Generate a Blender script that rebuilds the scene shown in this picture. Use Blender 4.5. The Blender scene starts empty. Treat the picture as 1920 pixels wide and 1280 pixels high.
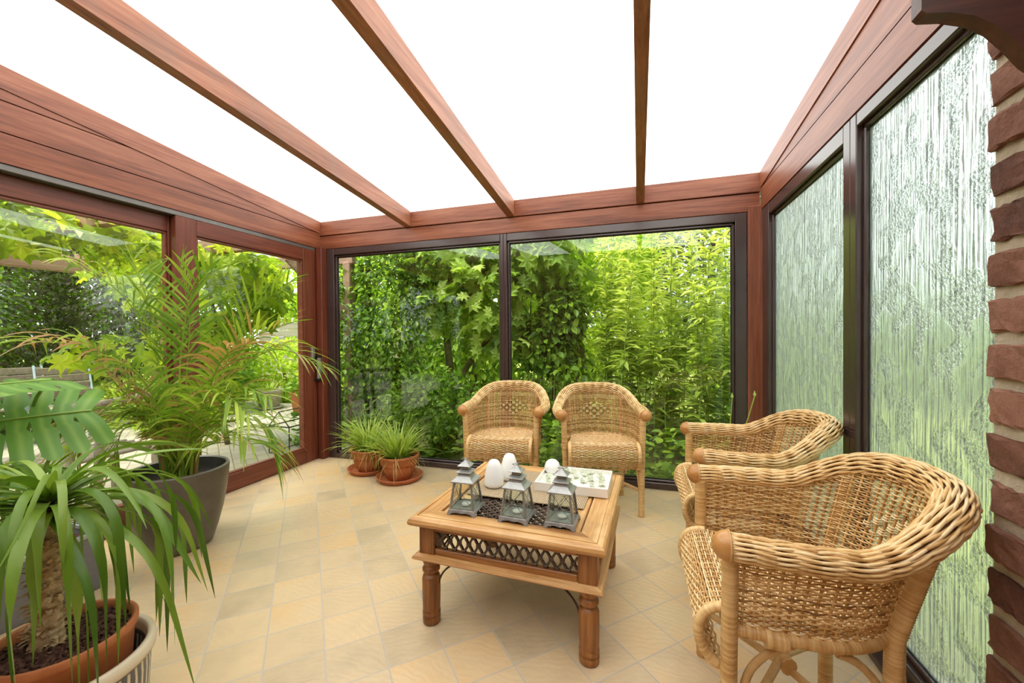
import bpy, math, random
import numpy as np
from mathutils import Vector, Matrix, Euler

random.seed(7)
rng = np.random.default_rng(7)
PI = math.pi
scene = bpy.context.scene
COL = scene.collection

# ------------------------------------------------------------------ helpers: objects
def tag(o, label=None, cat=None, group=None, kind=None):
    if label: o['label'] = label
    if cat: o['category'] = cat
    if group: o['group'] = group
    if kind: o['kind'] = kind
    return o

def empty(name, loc=(0, 0, 0), rz=0.0):
    o = bpy.data.objects.new(name, None)
    o.empty_display_size = 0.1
    COL.objects.link(o)
    o.location = loc
    o.rotation_euler = (0, 0, rz)
    return o

def copy_tree(o, parent=None):
    c = o.copy()
    COL.objects.link(c)
    c.parent = parent
    for ch in list(o.children):
        copy_tree(ch, c)
    return c

class MB:
    """collects vertices and faces and links them as one mesh object"""
    def __init__(s):
        s.v = []; s.t = []; s.n = 0; s.f = []
    def add(s, V, F, tone=0.5, mat=0):
        V = np.asarray(V, dtype=np.float64).reshape(-1, 3)
        tn = np.empty(len(V)); tn[:] = tone
        s.v.append(V); s.t.append(tn)
        if isinstance(F, np.ndarray):
            s.f.append((F + s.n, mat))
        else:
            by = {}
            for q in F: by.setdefault(len(q), []).append(q)
            for k, L in by.items():
                s.f.append((np.array(L, dtype=np.int64) + s.n, mat))
        s.n += len(V)
        return s
    def build(s, name, mats, parent=None, smooth=False, loc=None):
        me = bpy.data.meshes.new(name)
        V = np.concatenate(s.v); T = np.concatenate(s.t)
        loops = np.concatenate([f.ravel() for f, m in s.f])
        tot = np.concatenate([np.full(len(f), f.shape[1]) for f, m in s.f])
        mi = np.concatenate([np.full(len(f), m) for f, m in s.f])
        st = np.concatenate([[0], np.cumsum(tot)[:-1]])
        me.vertices.add(len(V)); me.vertices.foreach_set('co', V.ravel().astype(np.float32))
        me.loops.add(len(loops)); me.loops.foreach_set('vertex_index', loops.astype(np.int32))
        me.polygons.add(len(tot))
        me.polygons.foreach_set('loop_start', st.astype(np.int32))
        me.polygons.foreach_set('loop_total', tot.astype(np.int32))
        if not isinstance(mats, (list, tuple)): mats = [mats]
        for m in mats: me.materials.append(m)
        me.polygons.foreach_set('material_index', mi.astype(np.int32))
        me.polygons.foreach_set('use_smooth', np.full(len(tot), bool(smooth)))
        a = me.attributes.new('tone', 'FLOAT', 'POINT')
        a.data.foreach_set('value', T.astype(np.float32))
        me.update(calc_edges=True)
        o = bpy.data.objects.new(name, me)
        COL.objects.link(o)
        if parent is not None: o.parent = parent
        if loc is not None: o.location = loc
        return o

# ------------------------------------------------------------------ helpers: shapes
def tf(V, M):
    V = np.asarray(V, float).reshape(-1, 3)
    if M is None: return V
    M = np.array(M)
    return V @ M[:3, :3].T + M[:3, 3]

def T(x=0, y=0, z=0, rx=0, ry=0, rz=0):
    return Matrix.Translation((x, y, z)) @ Euler((rx, ry, rz)).to_matrix().to_4x4()

def box(mb, lo, hi, bev=0.0, tone=0.5, mat=0, M=None):
    lo = np.array(lo, float); hi = np.array(hi, float)
    lo, hi = np.minimum(lo, hi), np.maximum(lo, hi)
    if bev <= 0:
        V = [(x, y, z) for z in (lo[2], hi[2]) for y in (lo[1], hi[1]) for x in (lo[0], hi[0])]
        F = [(0, 2, 3, 1), (4, 5, 7, 6), (0, 1, 5, 4), (2, 6, 7, 3), (0, 4, 6, 2), (1, 3, 7, 5)]
        return mb.add(tf(V, M), F, tone, mat)
    b = min(bev, 0.49 * float((hi - lo).min()))
    V = []; idx = {}
    for cz in (0, 1):
        for cy in (0, 1):
            for cx in (0, 1):
                c = (cx, cy, cz)
                for ax in range(3):
                    p = []
                    for k in range(3):
                        e = hi[k] if c[k] else lo[k]
                        if k != ax: e += -b if c[k] else b
                        p.append(e)
                    idx[(c, ax)] = len(V); V.append(p)
    F = []
    for ax in range(3):
        o1, o2 = [k for k in range(3) if k != ax]
        for s in (0, 1):
            q = []
            for a, d in ((0, 0), (1, 0), (1, 1), (0, 1)):
                c = [0, 0, 0]; c[ax] = s; c[o1] = a; c[o2] = d
                q.append(idx[(tuple(c), ax)])
            F.append(tuple(q))
        for a in (0, 1):
            for d in (0, 1):
                c0 = [0, 0, 0]; c1 = [0, 0, 0]
                c0[o1] = c1[o1] = a; c0[o2] = c1[o2] = d; c0[ax] = 0; c1[ax] = 1
                c0 = tuple(c0); c1 = tuple(c1)
                F.append((idx[(c0, o1)], idx[(c1, o1)], idx[(c1, o2)], idx[(c0, o2)]))
    for c in [(x, y, z) for x in (0, 1) for y in (0, 1) for z in (0, 1)]:
        F.append((idx[(c, 0)], idx[(c, 1)], idx[(c, 2)]))
    return mb.add(tf(V, M), F, tone, mat)

def frames(P):
    P = np.asarray(P, float)
    t = np.gradient(P, axis=0)
    t /= np.linalg.norm(t, axis=1)[:, None] + 1e-12
    n = np.zeros_like(P)
    a = np.array([0, 0, 1.0]) if abs(t[0][2]) < 0.9 else np.array([1.0, 0, 0])
    v = a - t[0] * (a @ t[0]); n[0] = v / np.linalg.norm(v)
    for i in range(1, len(P)):
        v = n[i - 1] - t[i] * (n[i - 1] @ t[i])
        n[i] = v / (np.linalg.norm(v) + 1e-12)
    return t, n, np.cross(t, n)

def tube(mb, P, r, k=8, tone=0.5, mat=0, caps=True, M=None, fr=None, sx=1.0):
    P = np.asarray(P, float); m = len(P)
    rr = np.empty(m); rr[:] = r
    if fr is None: _, n, b = frames(P)
    else: n, b = fr
    a = np.arange(k) * 2 * PI / k + PI / k
    V = P[:, None, :] + rr[:, None, None] * (np.cos(a)[None, :, None] * n[:, None, :] * sx + np.sin(a)[None, :, None] * b[:, None, :])
    i = np.arange(m - 1)[:, None] * k; j = np.arange(k)[None, :]; j2 = (j + 1) % k
    F = np.stack([i + j, i + j2, i + k + j2, i + k + j], -1).reshape(-1, 4)
    if np.ndim(tone): tone = np.repeat(np.asarray(tone), k)
    mb.add(tf(V.reshape(-1, 3), M), F, tone, mat)
    if caps:
        tn = tone if not np.ndim(tone) else 0.5
        for e in (0, m - 1):
            mb.add(tf(V[e], M), [tuple(range(k)) if e else tuple(range(k - 1, -1, -1))], tn, mat)
    return mb

def lathe(mb, prof, k=32, tone=0.5, mat=0, M=None, sq=False, phase=0.0, close=False):
    """revolves (r, z); sq keeps r as the half side of a square section"""
    prof = np.asarray(prof, float)
    if sq:
        k = 4; a = np.arange(4) * PI / 2 + PI / 4; s = math.sqrt(2)
    else:
        a = np.arange(k) * 2 * PI / k + phase; s = 1
    V = np.zeros((len(prof), k, 3))
    V[:, :, 0] = prof[:, 0:1] * np.cos(a) * s
    V[:, :, 1] = prof[:, 0:1] * np.sin(a) * s
    V[:, :, 2] = prof[:, 1:2]
    i = np.arange(len(prof) - 1)[:, None] * k; j = np.arange(k)[None, :]; j2 = (j + 1) % k
    F = np.stack([i + j, i + j2, i + k + j2, i + k + j], -1).reshape(-1, 4)
    return mb.add(tf(V.reshape(-1, 3), M), F, tone, mat)

def prism(mb, poly, axis, a0, a1, tone=0.5, mat=0):
    """extrudes a polygon along axis 0 (poly = y,z), 1 (poly = x,z) or 2 (poly = x,y)"""
    n = len(poly)
    def p(q, a):
        if axis == 0: return (a, q[0], q[1])
        if axis == 1: return (q[0], a, q[1])
        return (q[0], q[1], a)
    V = [p(q, a0) for q in poly] + [p(q, a1) for q in poly]
    F = [tuple(range(n - 1, -1, -1)), tuple(range(n, 2 * n))]
    F += [(i, (i + 1) % n, n + (i + 1) % n, n + i) for i in range(n)]
    return mb.add(V, F, tone, mat)

def bez(p, n):
    """smooth curve through four points"""
    p = np.asarray(p, float)
    d = np.concatenate([[0], np.cumsum(np.linalg.norm(np.diff(p, axis=0), axis=1))]); d /= d[-1]
    m = np.gradient(p, d, axis=0)
    out = []
    for u in np.linspace(0, 1, n):
        k = min(np.searchsorted(d, u, side='right') - 1, len(p) - 2)
        h = d[k + 1] - d[k]; s = (u - d[k]) / h
        out.append((2*s**3 - 3*s**2 + 1) * p[k] + (s**3 - 2*s**2 + s) * h * m[k] + (-2*s**3 + 3*s**2) * p[k+1] + (s**3 - s**2) * h * m[k+1])
    return np.array(out)

def strap(mb, P, W, up=None, fold=0.25, tone=0.5, mat=0):
    """a leaf blade along P with half widths W and a V fold along its middle"""
    P = np.asarray(P, float); W = np.asarray(W, float)
    t = np.gradient(P, axis=0); t /= np.linalg.norm(t, axis=1)[:, None] + 1e-12
    u = np.array([0, 0, 1.0]) if up is None else np.asarray(up, float)
    s = np.cross(t, u if u.ndim == 2 else np.broadcast_to(u, t.shape))
    s /= np.linalg.norm(s, axis=1)[:, None] + 1e-9
    for i in range(1, len(s)):
        if s[i] @ s[i - 1] < 0: s[i] = -s[i]
    n = np.cross(s, t)
    L = P - s * W[:, None] + n * (W * fold)[:, None]
    R = P + s * W[:, None] + n * (W * fold)[:, None]
    V = np.stack([L, P, R], 1).reshape(-1, 3)
    i = np.arange(len(P) - 1)[:, None] * 3
    F = np.concatenate([np.stack([i + 0, i + 1, i + 4, i + 3], -1), np.stack([i + 1, i + 2, i + 5, i + 4], -1)]).reshape(-1, 4)
    if np.ndim(tone): tone = np.repeat(np.asarray(tone), 3)
    return mb.add(V, F, tone, mat)

def arch(base, az, el0, el1, length, n=10, pw=1.0, twist=0.0, sat=None):
    """a blade's midline that leaves base at azimuth az and bends from el0 to el1"""
    u = np.linspace(0, 1, n)
    w_ = u ** pw
    if sat:
        w_ = np.clip(u / sat, 0, 1); w_ = w_ * w_ * (3 - 2 * w_)
    el = el0 + (el1 - el0) * w_
    a = az + twist * u
    d = np.stack([np.cos(el) * np.cos(a), np.cos(el) * np.sin(a), np.sin(el)], 1) * (length / (n - 1))
    return np.asarray(base, float) + np.concatenate([[[0, 0, 0]], np.cumsum(d[:-1], 0)])

LEAF = {
    'ovate': (np.array([(0, 0, 0), (.3, .27, .07), (.68, .24, .05), (1, 0, -.10), (.68, -.24, .05), (.3, -.27, .07)]),
              np.array([(0, 3, 2, 1), (0, 5, 4, 3)])),
    'lance': (np.array([(0, 0, 0), (.28, .12, .03), (.62, .105, -.04), (1, 0, -.28), (.62, -.105, -.04), (.28, -.12, .03), (.5, 0, .0)]),
              np.array([(0, 6, 2, 1), (6, 3, 2, 2), (0, 5, 4, 6), (6, 4, 3, 3)])),
    'lobed': (np.array([(.42, 0, 0), (0, 0, 0), (-.08, .30, -.02), (.22, .26, .05), (.30, .52, -.06), (.50, .24, .05), (.70, .42, -.06), (.74, .13, .03), (1, 0, -.12),
                        (.74, -.13, .03), (.70, -.42, -.06), (.50, -.24, .05), (.30, -.52, -.06), (.22, -.26, .05), (-.08, -.30, -.02)]),
              np.array([(0, i, i + 1) for i in range(1, 14)] + [(0, 14, 1)])),
}
LEAF['lance'] = (LEAF['lance'][0], np.array([(0, 6, 1), (6, 2, 1), (6, 3, 2), (0, 5, 6), (6, 5, 4), (6, 4, 3)]))

def unit(v):
    return v / (np.linalg.norm(v, axis=-1, keepdims=True) + 1e-9)

def leaves(mb, C, size, dirs, ups, kind='ovate', tone=None, mat=0):
    C = np.asarray(C, float); N = len(C)
    v, f = LEAF[kind]
    size = np.broadcast_to(np.asarray(size, float), (N,))
    ax = unit(np.asarray(dirs, float)); ay = unit(np.cross(ups, ax)); az = np.cross(ax, ay)
    V = C[:, None, :] + size[:, None, None] * (v[None, :, 0:1] * ax[:, None, :] + v[None, :, 1:2] * ay[:, None, :] + v[None, :, 2:3] * az[:, None, :])
    F = (f[None] + (np.arange(N) * len(v))[:, None, None]).reshape(-1, f.shape[1])
    if tone is None: tone = rng.uniform(.1, .95, N)
    return mb.add(V.reshape(-1, 3), F, np.repeat(np.broadcast_to(tone, (N,)), len(v)), mat)

def blob(c, r, n, shell=.55):
    d = unit(rng.normal(size=(n, 3)))
    rad = rng.uniform(shell, 1, n) ** .6
    return np.asarray(c) + d * rad[:, None] * np.asarray(r), d

def crown(mb, blobs, size, kind='ovate', out=.7, droop=.35, shell=.5, tone=None, mat=0, zmin=None, lim=None):
    for c, r, n in blobs:
        C, d = blob(c, r, n, shell)
        D = d * out + rng.normal(size=(n, 3)) * .55 + np.array([0, 0, -droop])
        U = d * .5 + rng.normal(size=(n, 3)) * .45 + np.array([0, 0, .8])
        S = rng.uniform(size[0], size[1], n)
        tn = rng.uniform(.05, .95, n) if tone is None else rng.uniform(tone[0], tone[1], n)
        ok = np.ones(n, bool)
        if zmin is not None: ok &= C[:, 2] > zmin
        if lim is not None: ok &= lim(C)
        leaves(mb, C[ok], S[ok], D[ok], U[ok], kind, tn[ok], mat)
    return mb

# ------------------------------------------------------------------ helpers: materials
class G:
    def __init__(s, name):
        s.m = bpy.data.materials.new(name); s.m.use_nodes = True
        s.nt = s.m.node_tree; s.nt.nodes.clear()
        s.out = s.nt.nodes.new('ShaderNodeOutputMaterial')
    def n(s, typ, props=None, **kw):
        nd = s.nt.nodes.new('ShaderNode' + typ)
        for k, v in (props or {}).items(): setattr(nd, k, v)
        for k, v in kw.items():
            key = int(k[1:]) if k[0] == 'i' and k[1:].isdigit() else k.replace('_', ' ')
            s.set(nd.inputs[key], v)
        return nd
    def set(s, inp, v):
        if hasattr(v, 'outputs'): s.nt.links.new(v.outputs[0], inp)
        elif isinstance(v, bpy.types.NodeSocket): s.nt.links.new(v, inp)
        else:
            if inp.type == 'RGBA' and len(v) == 3: v = (*v, 1)
            inp.default_value = v
    def math(s, op, a, b=0.0, c=None):
        kw = dict(i0=a, i1=b)
        if c is not None: kw['i2'] = c
        return s.n('Math', {'operation': op}, **kw)
    def mix(s, fac, a, b, mode='MIX'):
        nd = s.nt.nodes.new('ShaderNodeMix'); nd.data_type = 'RGBA'; nd.blend_type = mode
        s.set(nd.inputs[0], fac); s.set(nd.inputs[6], a); s.set(nd.inputs[7], b)
        return nd.outputs[2]
    def ramp(s, fac, stops):
        nd = s.n('ValToRGB', i0=fac)
        e = nd.color_ramp.elements
        while len(e) < len(stops): e.new(.5)
        for k, (p, c) in enumerate(stops):
            e[k].position = p; e[k].color = (*c, 1) if len(c) == 3 else c
        return nd.outputs[0]
    def obj(s, scale=(1, 1, 1), rot=(0, 0, 0), gen='Object', loc=(0, 0, 0)):
        tc = s.n('TexCoord')
        return s.n('Mapping', Vector=tc.outputs[gen], Scale=scale, Rotation=rot, Location=loc).outputs[0]
    def noise(s, vec, scale=5.0, detail=3.0, rough=.5, dist=0.0):
        return s.n('TexNoise', Vector=vec, Scale=scale, Detail=detail, Roughness=rough, Distortion=dist)
    def bump(s, h, strength=.3, dist=.01, normal=None):
        kw = dict(Height=h, Strength=strength, Distance=dist)
        if normal is not None: kw['Normal'] = normal
        return s.n('Bump', **kw).outputs[0]
    def tone(s):
        return s.n('Attribute', {'attribute_name': 'tone'}).outputs['Fac']
    def pbr(s, color, rough=.5, normal=None, metal=0.0, spec=.5, **kw):
        p = s.n('BsdfPrincipled', Base_Color=color, Roughness=rough, Metallic=metal, **kw)
        p.inputs['Specular IOR Level'].default_value = spec
        if normal is not None: s.set(p.inputs['Normal'], normal)
        return p
    def end(s, sh):
        s.nt.links.new(sh.outputs[0] if hasattr(sh, 'outputs') else sh, s.out.inputs['Surface'])
        return s.m

def simple(name, col, rough=.5, metal=0.0, var=.12, scale=12.0, bump=0.0, spec=.5, col2=None):
    g = G(name)
    nz = g.noise(g.obj(), scale, 4, .6)
    c2 = col2 or tuple(min(1, x * (1 + 2 * var)) for x in col)
    c1 = tuple(x * (1 - var) for x in col)
    c = g.ramp(nz.outputs['Fac'], [(.3, c1), (.7, c2)])
    nrm = g.bump(nz.outputs['Fac'], bump, .01) if bump else None
    return g.end(g.pbr(c, rough, nrm, metal, spec))

def wood(name, dark, mid, light, axis, rough=.42, fine=60.0, blot=None):
    """grain runs along the axis given"""
    g = G(name)
    sc = [1.0, 1.0, 1.0]; sc[axis] = .05
    v = g.obj(scale=tuple(sc))
    n1 = g.noise(v, 14, 5, .65, .8)
    n2 = g.noise(v, fine, 3, .7)
    f = g.math('ADD', g.math('MULTIPLY', n1.outputs['Fac'], .6), g.math('MULTIPLY', n2.outputs['Fac'], .4))
    f = g.math('ADD', f, g.math('MULTIPLY', g.math('SUBTRACT', g.tone(), .5), .25))
    c = g.ramp(f, [(.34, dark), (.5, mid), (.66, light)])
    if blot:
        nb = g.noise(g.obj(), 2.2 if fine > 50 else 7, 5, .65)
        c = g.mix(g.ramp(nb.outputs['Fac'], [(.5, (0, 0, 0)), (.72, (.5, .5, .5))]), c, blot)
    nr = g.bump(n2.outputs['Fac'], .12, .004)
    return g.end(g.pbr(c, rough, nr))

def leafmat(name, c_dry, c_dark, c_mid, c_light, trans=.45, rough=.42, glow=(1.25, 1.3, .6)):
    g = G(name)
    tn = g.tone()
    nz = g.noise(g.obj(), 9, 2)
    f = g.math('ADD', tn, g.math('MULTIPLY', g.math('SUBTRACT', nz.outputs['Fac'], .5), .15))
    c = g.ramp(f, [(.02, c_dry), (.10, c_dark), (.5, c_mid), (.95, c_light)])
    tc = g.mix(1.0, c, (*glow, 1), 'MULTIPLY')
    p = g.pbr(c, rough, None, 0, .4)
    t = g.n('BsdfTranslucent', Color=tc)
    return g.end(g.n('MixShader', i0=trans, i1=p, i2=t))

def pane(name, tint=(.97, .99, .97), refl=1.0):
    g = G(name)
    lw = g.n('LayerWeight', Blend=.5)
    f5 = g.math('POWER', lw.outputs['Facing'], 5.0)
    fr = g.math('MULTIPLY_ADD', f5, .96 * refl, .04 * refl)
    tr = g.n('BsdfTransparent', Color=tint)
    gl = g.n('BsdfGlossy', Color=(1, 1, 1), Roughness=0.0)
    return g.end(g.n('MixShader', i0=fr, i1=tr, i2=gl))

MAH = ((.085, .021, .009), (.220, .062, .027), (.33, .120, .060))
M = {}
for nm, ax in (('mahogany_x', 0), ('mahogany_y', 1), ('mahogany_z', 2)):
    M[nm] = wood(nm, *MAH, ax)
M['rafter'] = wood('rafter_wood', (.13, .042, .021), (.30, .108, .056), (.43, .185, .105), 1, .5, blot=(.20, .12, .09))
M['door_y'] = wood('door_wood_y', (.075, .018, .009), (.150, .036, .018), (.22, .060, .032), 1, .35)
M['door_z'] = wood('door_wood_z', (.075, .018, .009), (.150, .036, .018), (.22, .060, .032), 2, .35)
M['corbel'] = wood('corbel_wood', (.030, .009, .006), (.060, .018, .010), (.11, .036, .020), 0, .4)
M['bronze'] = simple('bronze_aluminium', (.050, .030, .028), .20, 0.0, .1, 5, 0, .7)
M['alu_grey'] = simple('grey_aluminium', (.16, .155, .15), .4, .6, .1, 8)
M['gasket'] = simple('rubber_gasket', (.012, .012, .012), .6)
M['glass'] = pane('clear_glass')
M['lamp_glass'] = pane('lantern_glass', (.94, .97, .95), 1.0)
M['black'] = simple('black_plastic', (.01, .01, .011), .4)
M['steel'] = simple('satin_steel', (.52, .50, .46), .38, .85, .06, 20)

def mk_reeded():
    g = G('reeded_glass')
    v = g.obj()
    n1 = g.noise(g.n('Mapping', Vector=v, Scale=(1, 85, 2.6)), 1.0, 2, .5, .4)
    n2 = g.noise(g.n('Mapping', Vector=v, Scale=(1, 110, 95)), 1.0, 2, .6)
    n3 = g.noise(g.n('Mapping', Vector=v, Scale=(1, 10, 9)), 1.0, 1, .5)
    msk = g.ramp(n3.outputs['Fac'], [(.46, (.08, .08, .08)), (.58, (1, 1, 1))])
    h = g.math('ADD', g.math('MULTIPLY', n1.outputs['Fac'], .6), g.math('MULTIPLY', g.math('MULTIPLY', n2.outputs['Fac'], msk), .75))
    nr = g.bump(h, 1.0, .012)
    gl = g.n('BsdfRefraction', Color=(.94, 1.0, .985), Roughness=.04, IOR=1.30, Normal=nr)
    gs = g.n('BsdfGlossy', Color=(1, 1, 1), Roughness=.05, Normal=nr)
    tr = g.n('BsdfTranslucent', Color=(.95, 1.0, .985), Normal=nr)
    lw = g.n('LayerWeight', Blend=.35, Normal=nr)
    a = g.n('MixShader', i0=.22, i1=gl, i2=tr)
    return g.end(g.n('MixShader', i0=g.math('MULTIPLY', lw.outputs['Fresnel'], .45), i1=a, i2=gs))
M['reeded'] = mk_reeded()

def mk_roof():
    g = G('opal_roof_sheet')
    w = g.n('TexWave', {'wave_type': 'BANDS', 'bands_direction': 'X'}, Vector=g.obj(), Scale=9.0, Distortion=0.0)
    c = g.ramp(w.outputs['Fac'], [(0, (.90, .91, .91)), (.04, (.94, .945, .945))])
    t = g.n('BsdfTranslucent', Color=c)
    p = g.pbr((.85, .86, .87), .25)
    return g.end(g.n('MixShader', i0=.1, i1=t, i2=p))
M['roof'] = mk_roof()
g = G('clear_skin'); M['skin'] = g.end(g.n('BsdfTransparent', Color=(.98, .98, .98)))

def mk_tiles():
    g = G('floor_tiles')
    tc = g.n('TexCoord').outputs['Object']
    t = math.radians(44.04)
    rv = g.n('VectorRotate', {'rotation_type': 'Z_AXIS'}, Vector=tc, Angle=-t)
    sx = g.n('SeparateXYZ', Vector=rv)
    a = g.math('DIVIDE', g.math('SUBTRACT', sx.outputs[0], .0418), .2052)
    b = g.math('DIVIDE', g.math('SUBTRACT', sx.outputs[1], 1.7047), .1968)
    fa = g.math('FRACT', a); fb = g.math('FRACT', b)
    ia = g.math('FLOOR', a); ib = g.math('FLOOR', b)
    da = g.math('ABSOLUTE', g.math('SUBTRACT', fa, .5)); db = g.math('ABSOLUTE', g.math('SUBTRACT', fb, .5))
    edge = g.math('MAXIMUM', da, db)
    wob = g.noise(tc, 40, 2)
    edge = g.math('ADD', edge, g.math('MULTIPLY', g.math('SUBTRACT', wob.outputs['Fac'], .5), .012))
    grout = g.ramp(edge, [(.482, (0, 0, 0)), (.490, (1, 1, 1))])
    cid = g.n('CombineXYZ', X=ia, Y=ib, Z=0.0)
    wn = g.n('TexWhiteNoise', {'noise_dimensions': '3D'}, Vector=cid)
    off = g.n('VectorMath', {'operation': 'MULTIPLY_ADD'}, i0=wn.outputs['Color'], i1=(7, 7, 7), i2=rv)
    n1 = g.noise(off, 5, 4, .6)
    n2 = g.noise(g.n('Mapping', Vector=off, Scale=(14, 60, 1)), 1, 4, .6, .6)
    f = g.math('ADD', g.math('MULTIPLY', n1.outputs['Fac'], .65), g.math('MULTIPLY', wn.outputs['Value'], .38))
    c = g.ramp(f, [(.25, (.47, .365, .235)), (.42, (.58, .44, .275)), (.58, (.65, .485, .29)), (.8, (.67, .44, .215))])
    c = g.mix(g.math('MULTIPLY', n2.outputs['Fac'], .17), c, (.30, .19, .08))
    c = g.mix(grout, c, (.46, .40, .33))
    wv = g.n('TexWave', {'wave_type': 'RINGS', 'rings_direction': 'Z'}, Vector=off, Scale=11.0, Distortion=7.0, Detail=3.0, Detail_Scale=1.6)
    h = g.math('ADD', g.math('MULTIPLY', wv.outputs['Fac'], .5), g.math('MULTIPLY', n2.outputs['Fac'], .6))
    h = g.math('SUBTRACT', h, g.math('MULTIPLY', grout, 1.5))
    nr = g.bump(h, .16, .006)
    r = g.ramp(n1.outputs['Fac'], [(.3, (.30, .30, .30)), (.7, (.44, .44, .44))])
    r = g.mix(grout, r, (.8, .8, .8))
    return g.end(g.pbr(c, r, nr, 0, .5))
M['tiles'] = mk_tiles()

def mk_pavers():
    g = G('patio_pavers')
    v = g.obj(rot=(0, 0, .62))
    br = g.n('TexBrick', {'offset': .5}, Vector=v, Color1=(.50, .44, .37), Color2=(.40, .35, .29), Mortar=(.19, .17, .11), Scale=1.0)
    br.inputs['Brick Width'].default_value = .21; br.inputs['Row Height'].default_value = .105
    br.inputs['Mortar Size'].default_value = .005; br.inputs['Mortar Smooth'].default_value = .3
    nz = g.noise(g.obj(), 3, 5, .7)
    c = g.mix(g.ramp(nz.outputs['Fac'], [(.45, (0, 0, 0)), (.75, (.55, .55, .55))]), br.outputs['Color'], (.36, .36, .17))
    nr = g.bump(br.outputs['Fac'], -.5, .01)
    return g.end(g.pbr(c, .85, nr, 0, .2))
M['pavers'] = mk_pavers()

def mk_lawn():
    g = G('lawn_grass')
    n1 = g.noise(g.obj(), 1.5, 5, .7); n2 = g.noise(g.obj(), 160, 2)
    f = g.math('ADD', g.math('MULTIPLY', n1.outputs['Fac'], .6), g.math('MULTIPLY', n2.outputs['Fac'], .4))
    c = g.ramp(f, [(.3, (.18, .22, .045)), (.5, (.30, .35, .08)), (.7, (.42, .45, .12))])
    return g.end(g.pbr(c, .9, g.bump(n2.outputs['Fac'], .6, .02), 0, .1))
M['lawn'] = mk_lawn()

def mk_brick(name, cols):
    g = G(name)
    n1 = g.noise(g.obj(), 14, 6, .7); n2 = g.noise(g.obj(), 90, 4, .7)
    f = g.math('ADD', g.math('MULTIPLY', n1.outputs['Fac'], .6), g.math('MULTIPLY', g.tone(), .4))
    c = g.ramp(f, cols)
    h = g.math('ADD', n1.outputs['Fac'], g.math('MULTIPLY', n2.outputs['Fac'], .5))
    return g.end(g.pbr(c, .85, g.bump(h, .7, .012), 0, .2))
M['brick'] = mk_brick('red_brick', [(.28, (.080, .036, .026)), (.5, (.175, .078, .052)), (.72, (.27, .135, .092))])
M['mortar'] = mk_brick('lime_mortar', [(.3, (.30, .25, .18)), (.5, (.44, .37, .27)), (.7, (.55, .48, .36))])

def mk_rattan(name='rattan', k=1.0):
    g = G(name)
    nz = g.noise(g.obj(), 35, 3, .6)
    nb = g.noise(g.obj(), 4.5, 3, .6)
    f = g.math('ADD', g.math('MULTIPLY', g.tone(), .55), g.math('MULTIPLY', nz.outputs['Fac'], .25))
    f = g.math('ADD', f, g.math('MULTIPLY', nb.outputs['Fac'], .25))
    c = g.ramp(f, [(.16, (.16 * k, .065 * k, .018 * k)), (.38, (.48 * k, .25 * k, .075 * k)), (.60, (.76 * k, .51 * k, .225 * k)), (.85, (.88 * k, .71 * k, .45 * k))])
    return g.end(g.pbr(c, .42, g.bump(nz.outputs['Fac'], .15, .003), 0, .45))
M['rattan'] = mk_rattan()
M['rattan_pole'] = mk_rattan('rattan_pole', .85)
M['knob'] = wood('knob_wood', (.30, .12, .03), (.48, .225, .065), (.60, .32, .11), 1, .28, 40)
TW = ((.13, .042, .010), (.33, .130, .032), (.52, .25, .08))
TL = ((.22, .085, .024), (.52, .27, .090), (.74, .49, .235))
M['table_x'] = wood('table_wood_x', *TL, 0, .42, 45, (.30, .125, .04))
M['table_y'] = wood('table_wood_y', *TL, 1, .42, 45, (.30, .125, .04))
M['table_dark'] = wood('table_wood_apron', *TW, 0, .4, 45)
M['table_leg'] = wood('table_wood_leg', (.09, .028, .008), (.28, .105, .026), (.46, .21, .065), 2, .38, 45)
M['iron'] = simple('dark_iron', (.060, .038, .026), .33, .4, .3, 30, .2)
M['zinc'] = simple('grey_lantern_metal', (.30, .30, .29), .38, .5, .22, 25, .1)
M['zinc_dark'] = simple('lantern_frame_metal', (.22, .215, .20), .42, .4, .2, 30)
def mk_perf():
    g = G('perforated_metal')
    v = g.obj(scale=(150, 150, 150))
    fr = g.n('VectorMath', {'operation': 'FRACTION'}, i0=v)
    sb = g.n('VectorMath', {'operation': 'SUBTRACT'}, i0=fr, i1=(.5, .5, .5))
    s = g.n('SeparateXYZ', Vector=sb)
    m = g.math('MAXIMUM', g.math('ABSOLUTE', s.outputs[2]), g.math('MINIMUM', g.math('ABSOLUTE', s.outputs[0]), g.math('ABSOLUTE', s.outputs[1])))
    c = g.ramp(m, [(.2, (.50, .49, .46)), (.24, (.07, .065, .06))])
    return g.end(g.pbr(c, .45, None, .4))
M['perf'] = mk_perf()
M['white'] = simple('white_porcelain', (.86, .86, .85), .28, 0, .02, 6)
M['wax'] = simple('white_wax', (.80, .78, .72), .5, 0, .05, 10)
M['tray'] = simple('white_lacquer', (.80, .77, .71), .35, 0, .04, 8)
M['sand'] = simple('white_sand', (.74, .72, .65), .9, 0, .12, 60, .4)

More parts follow.
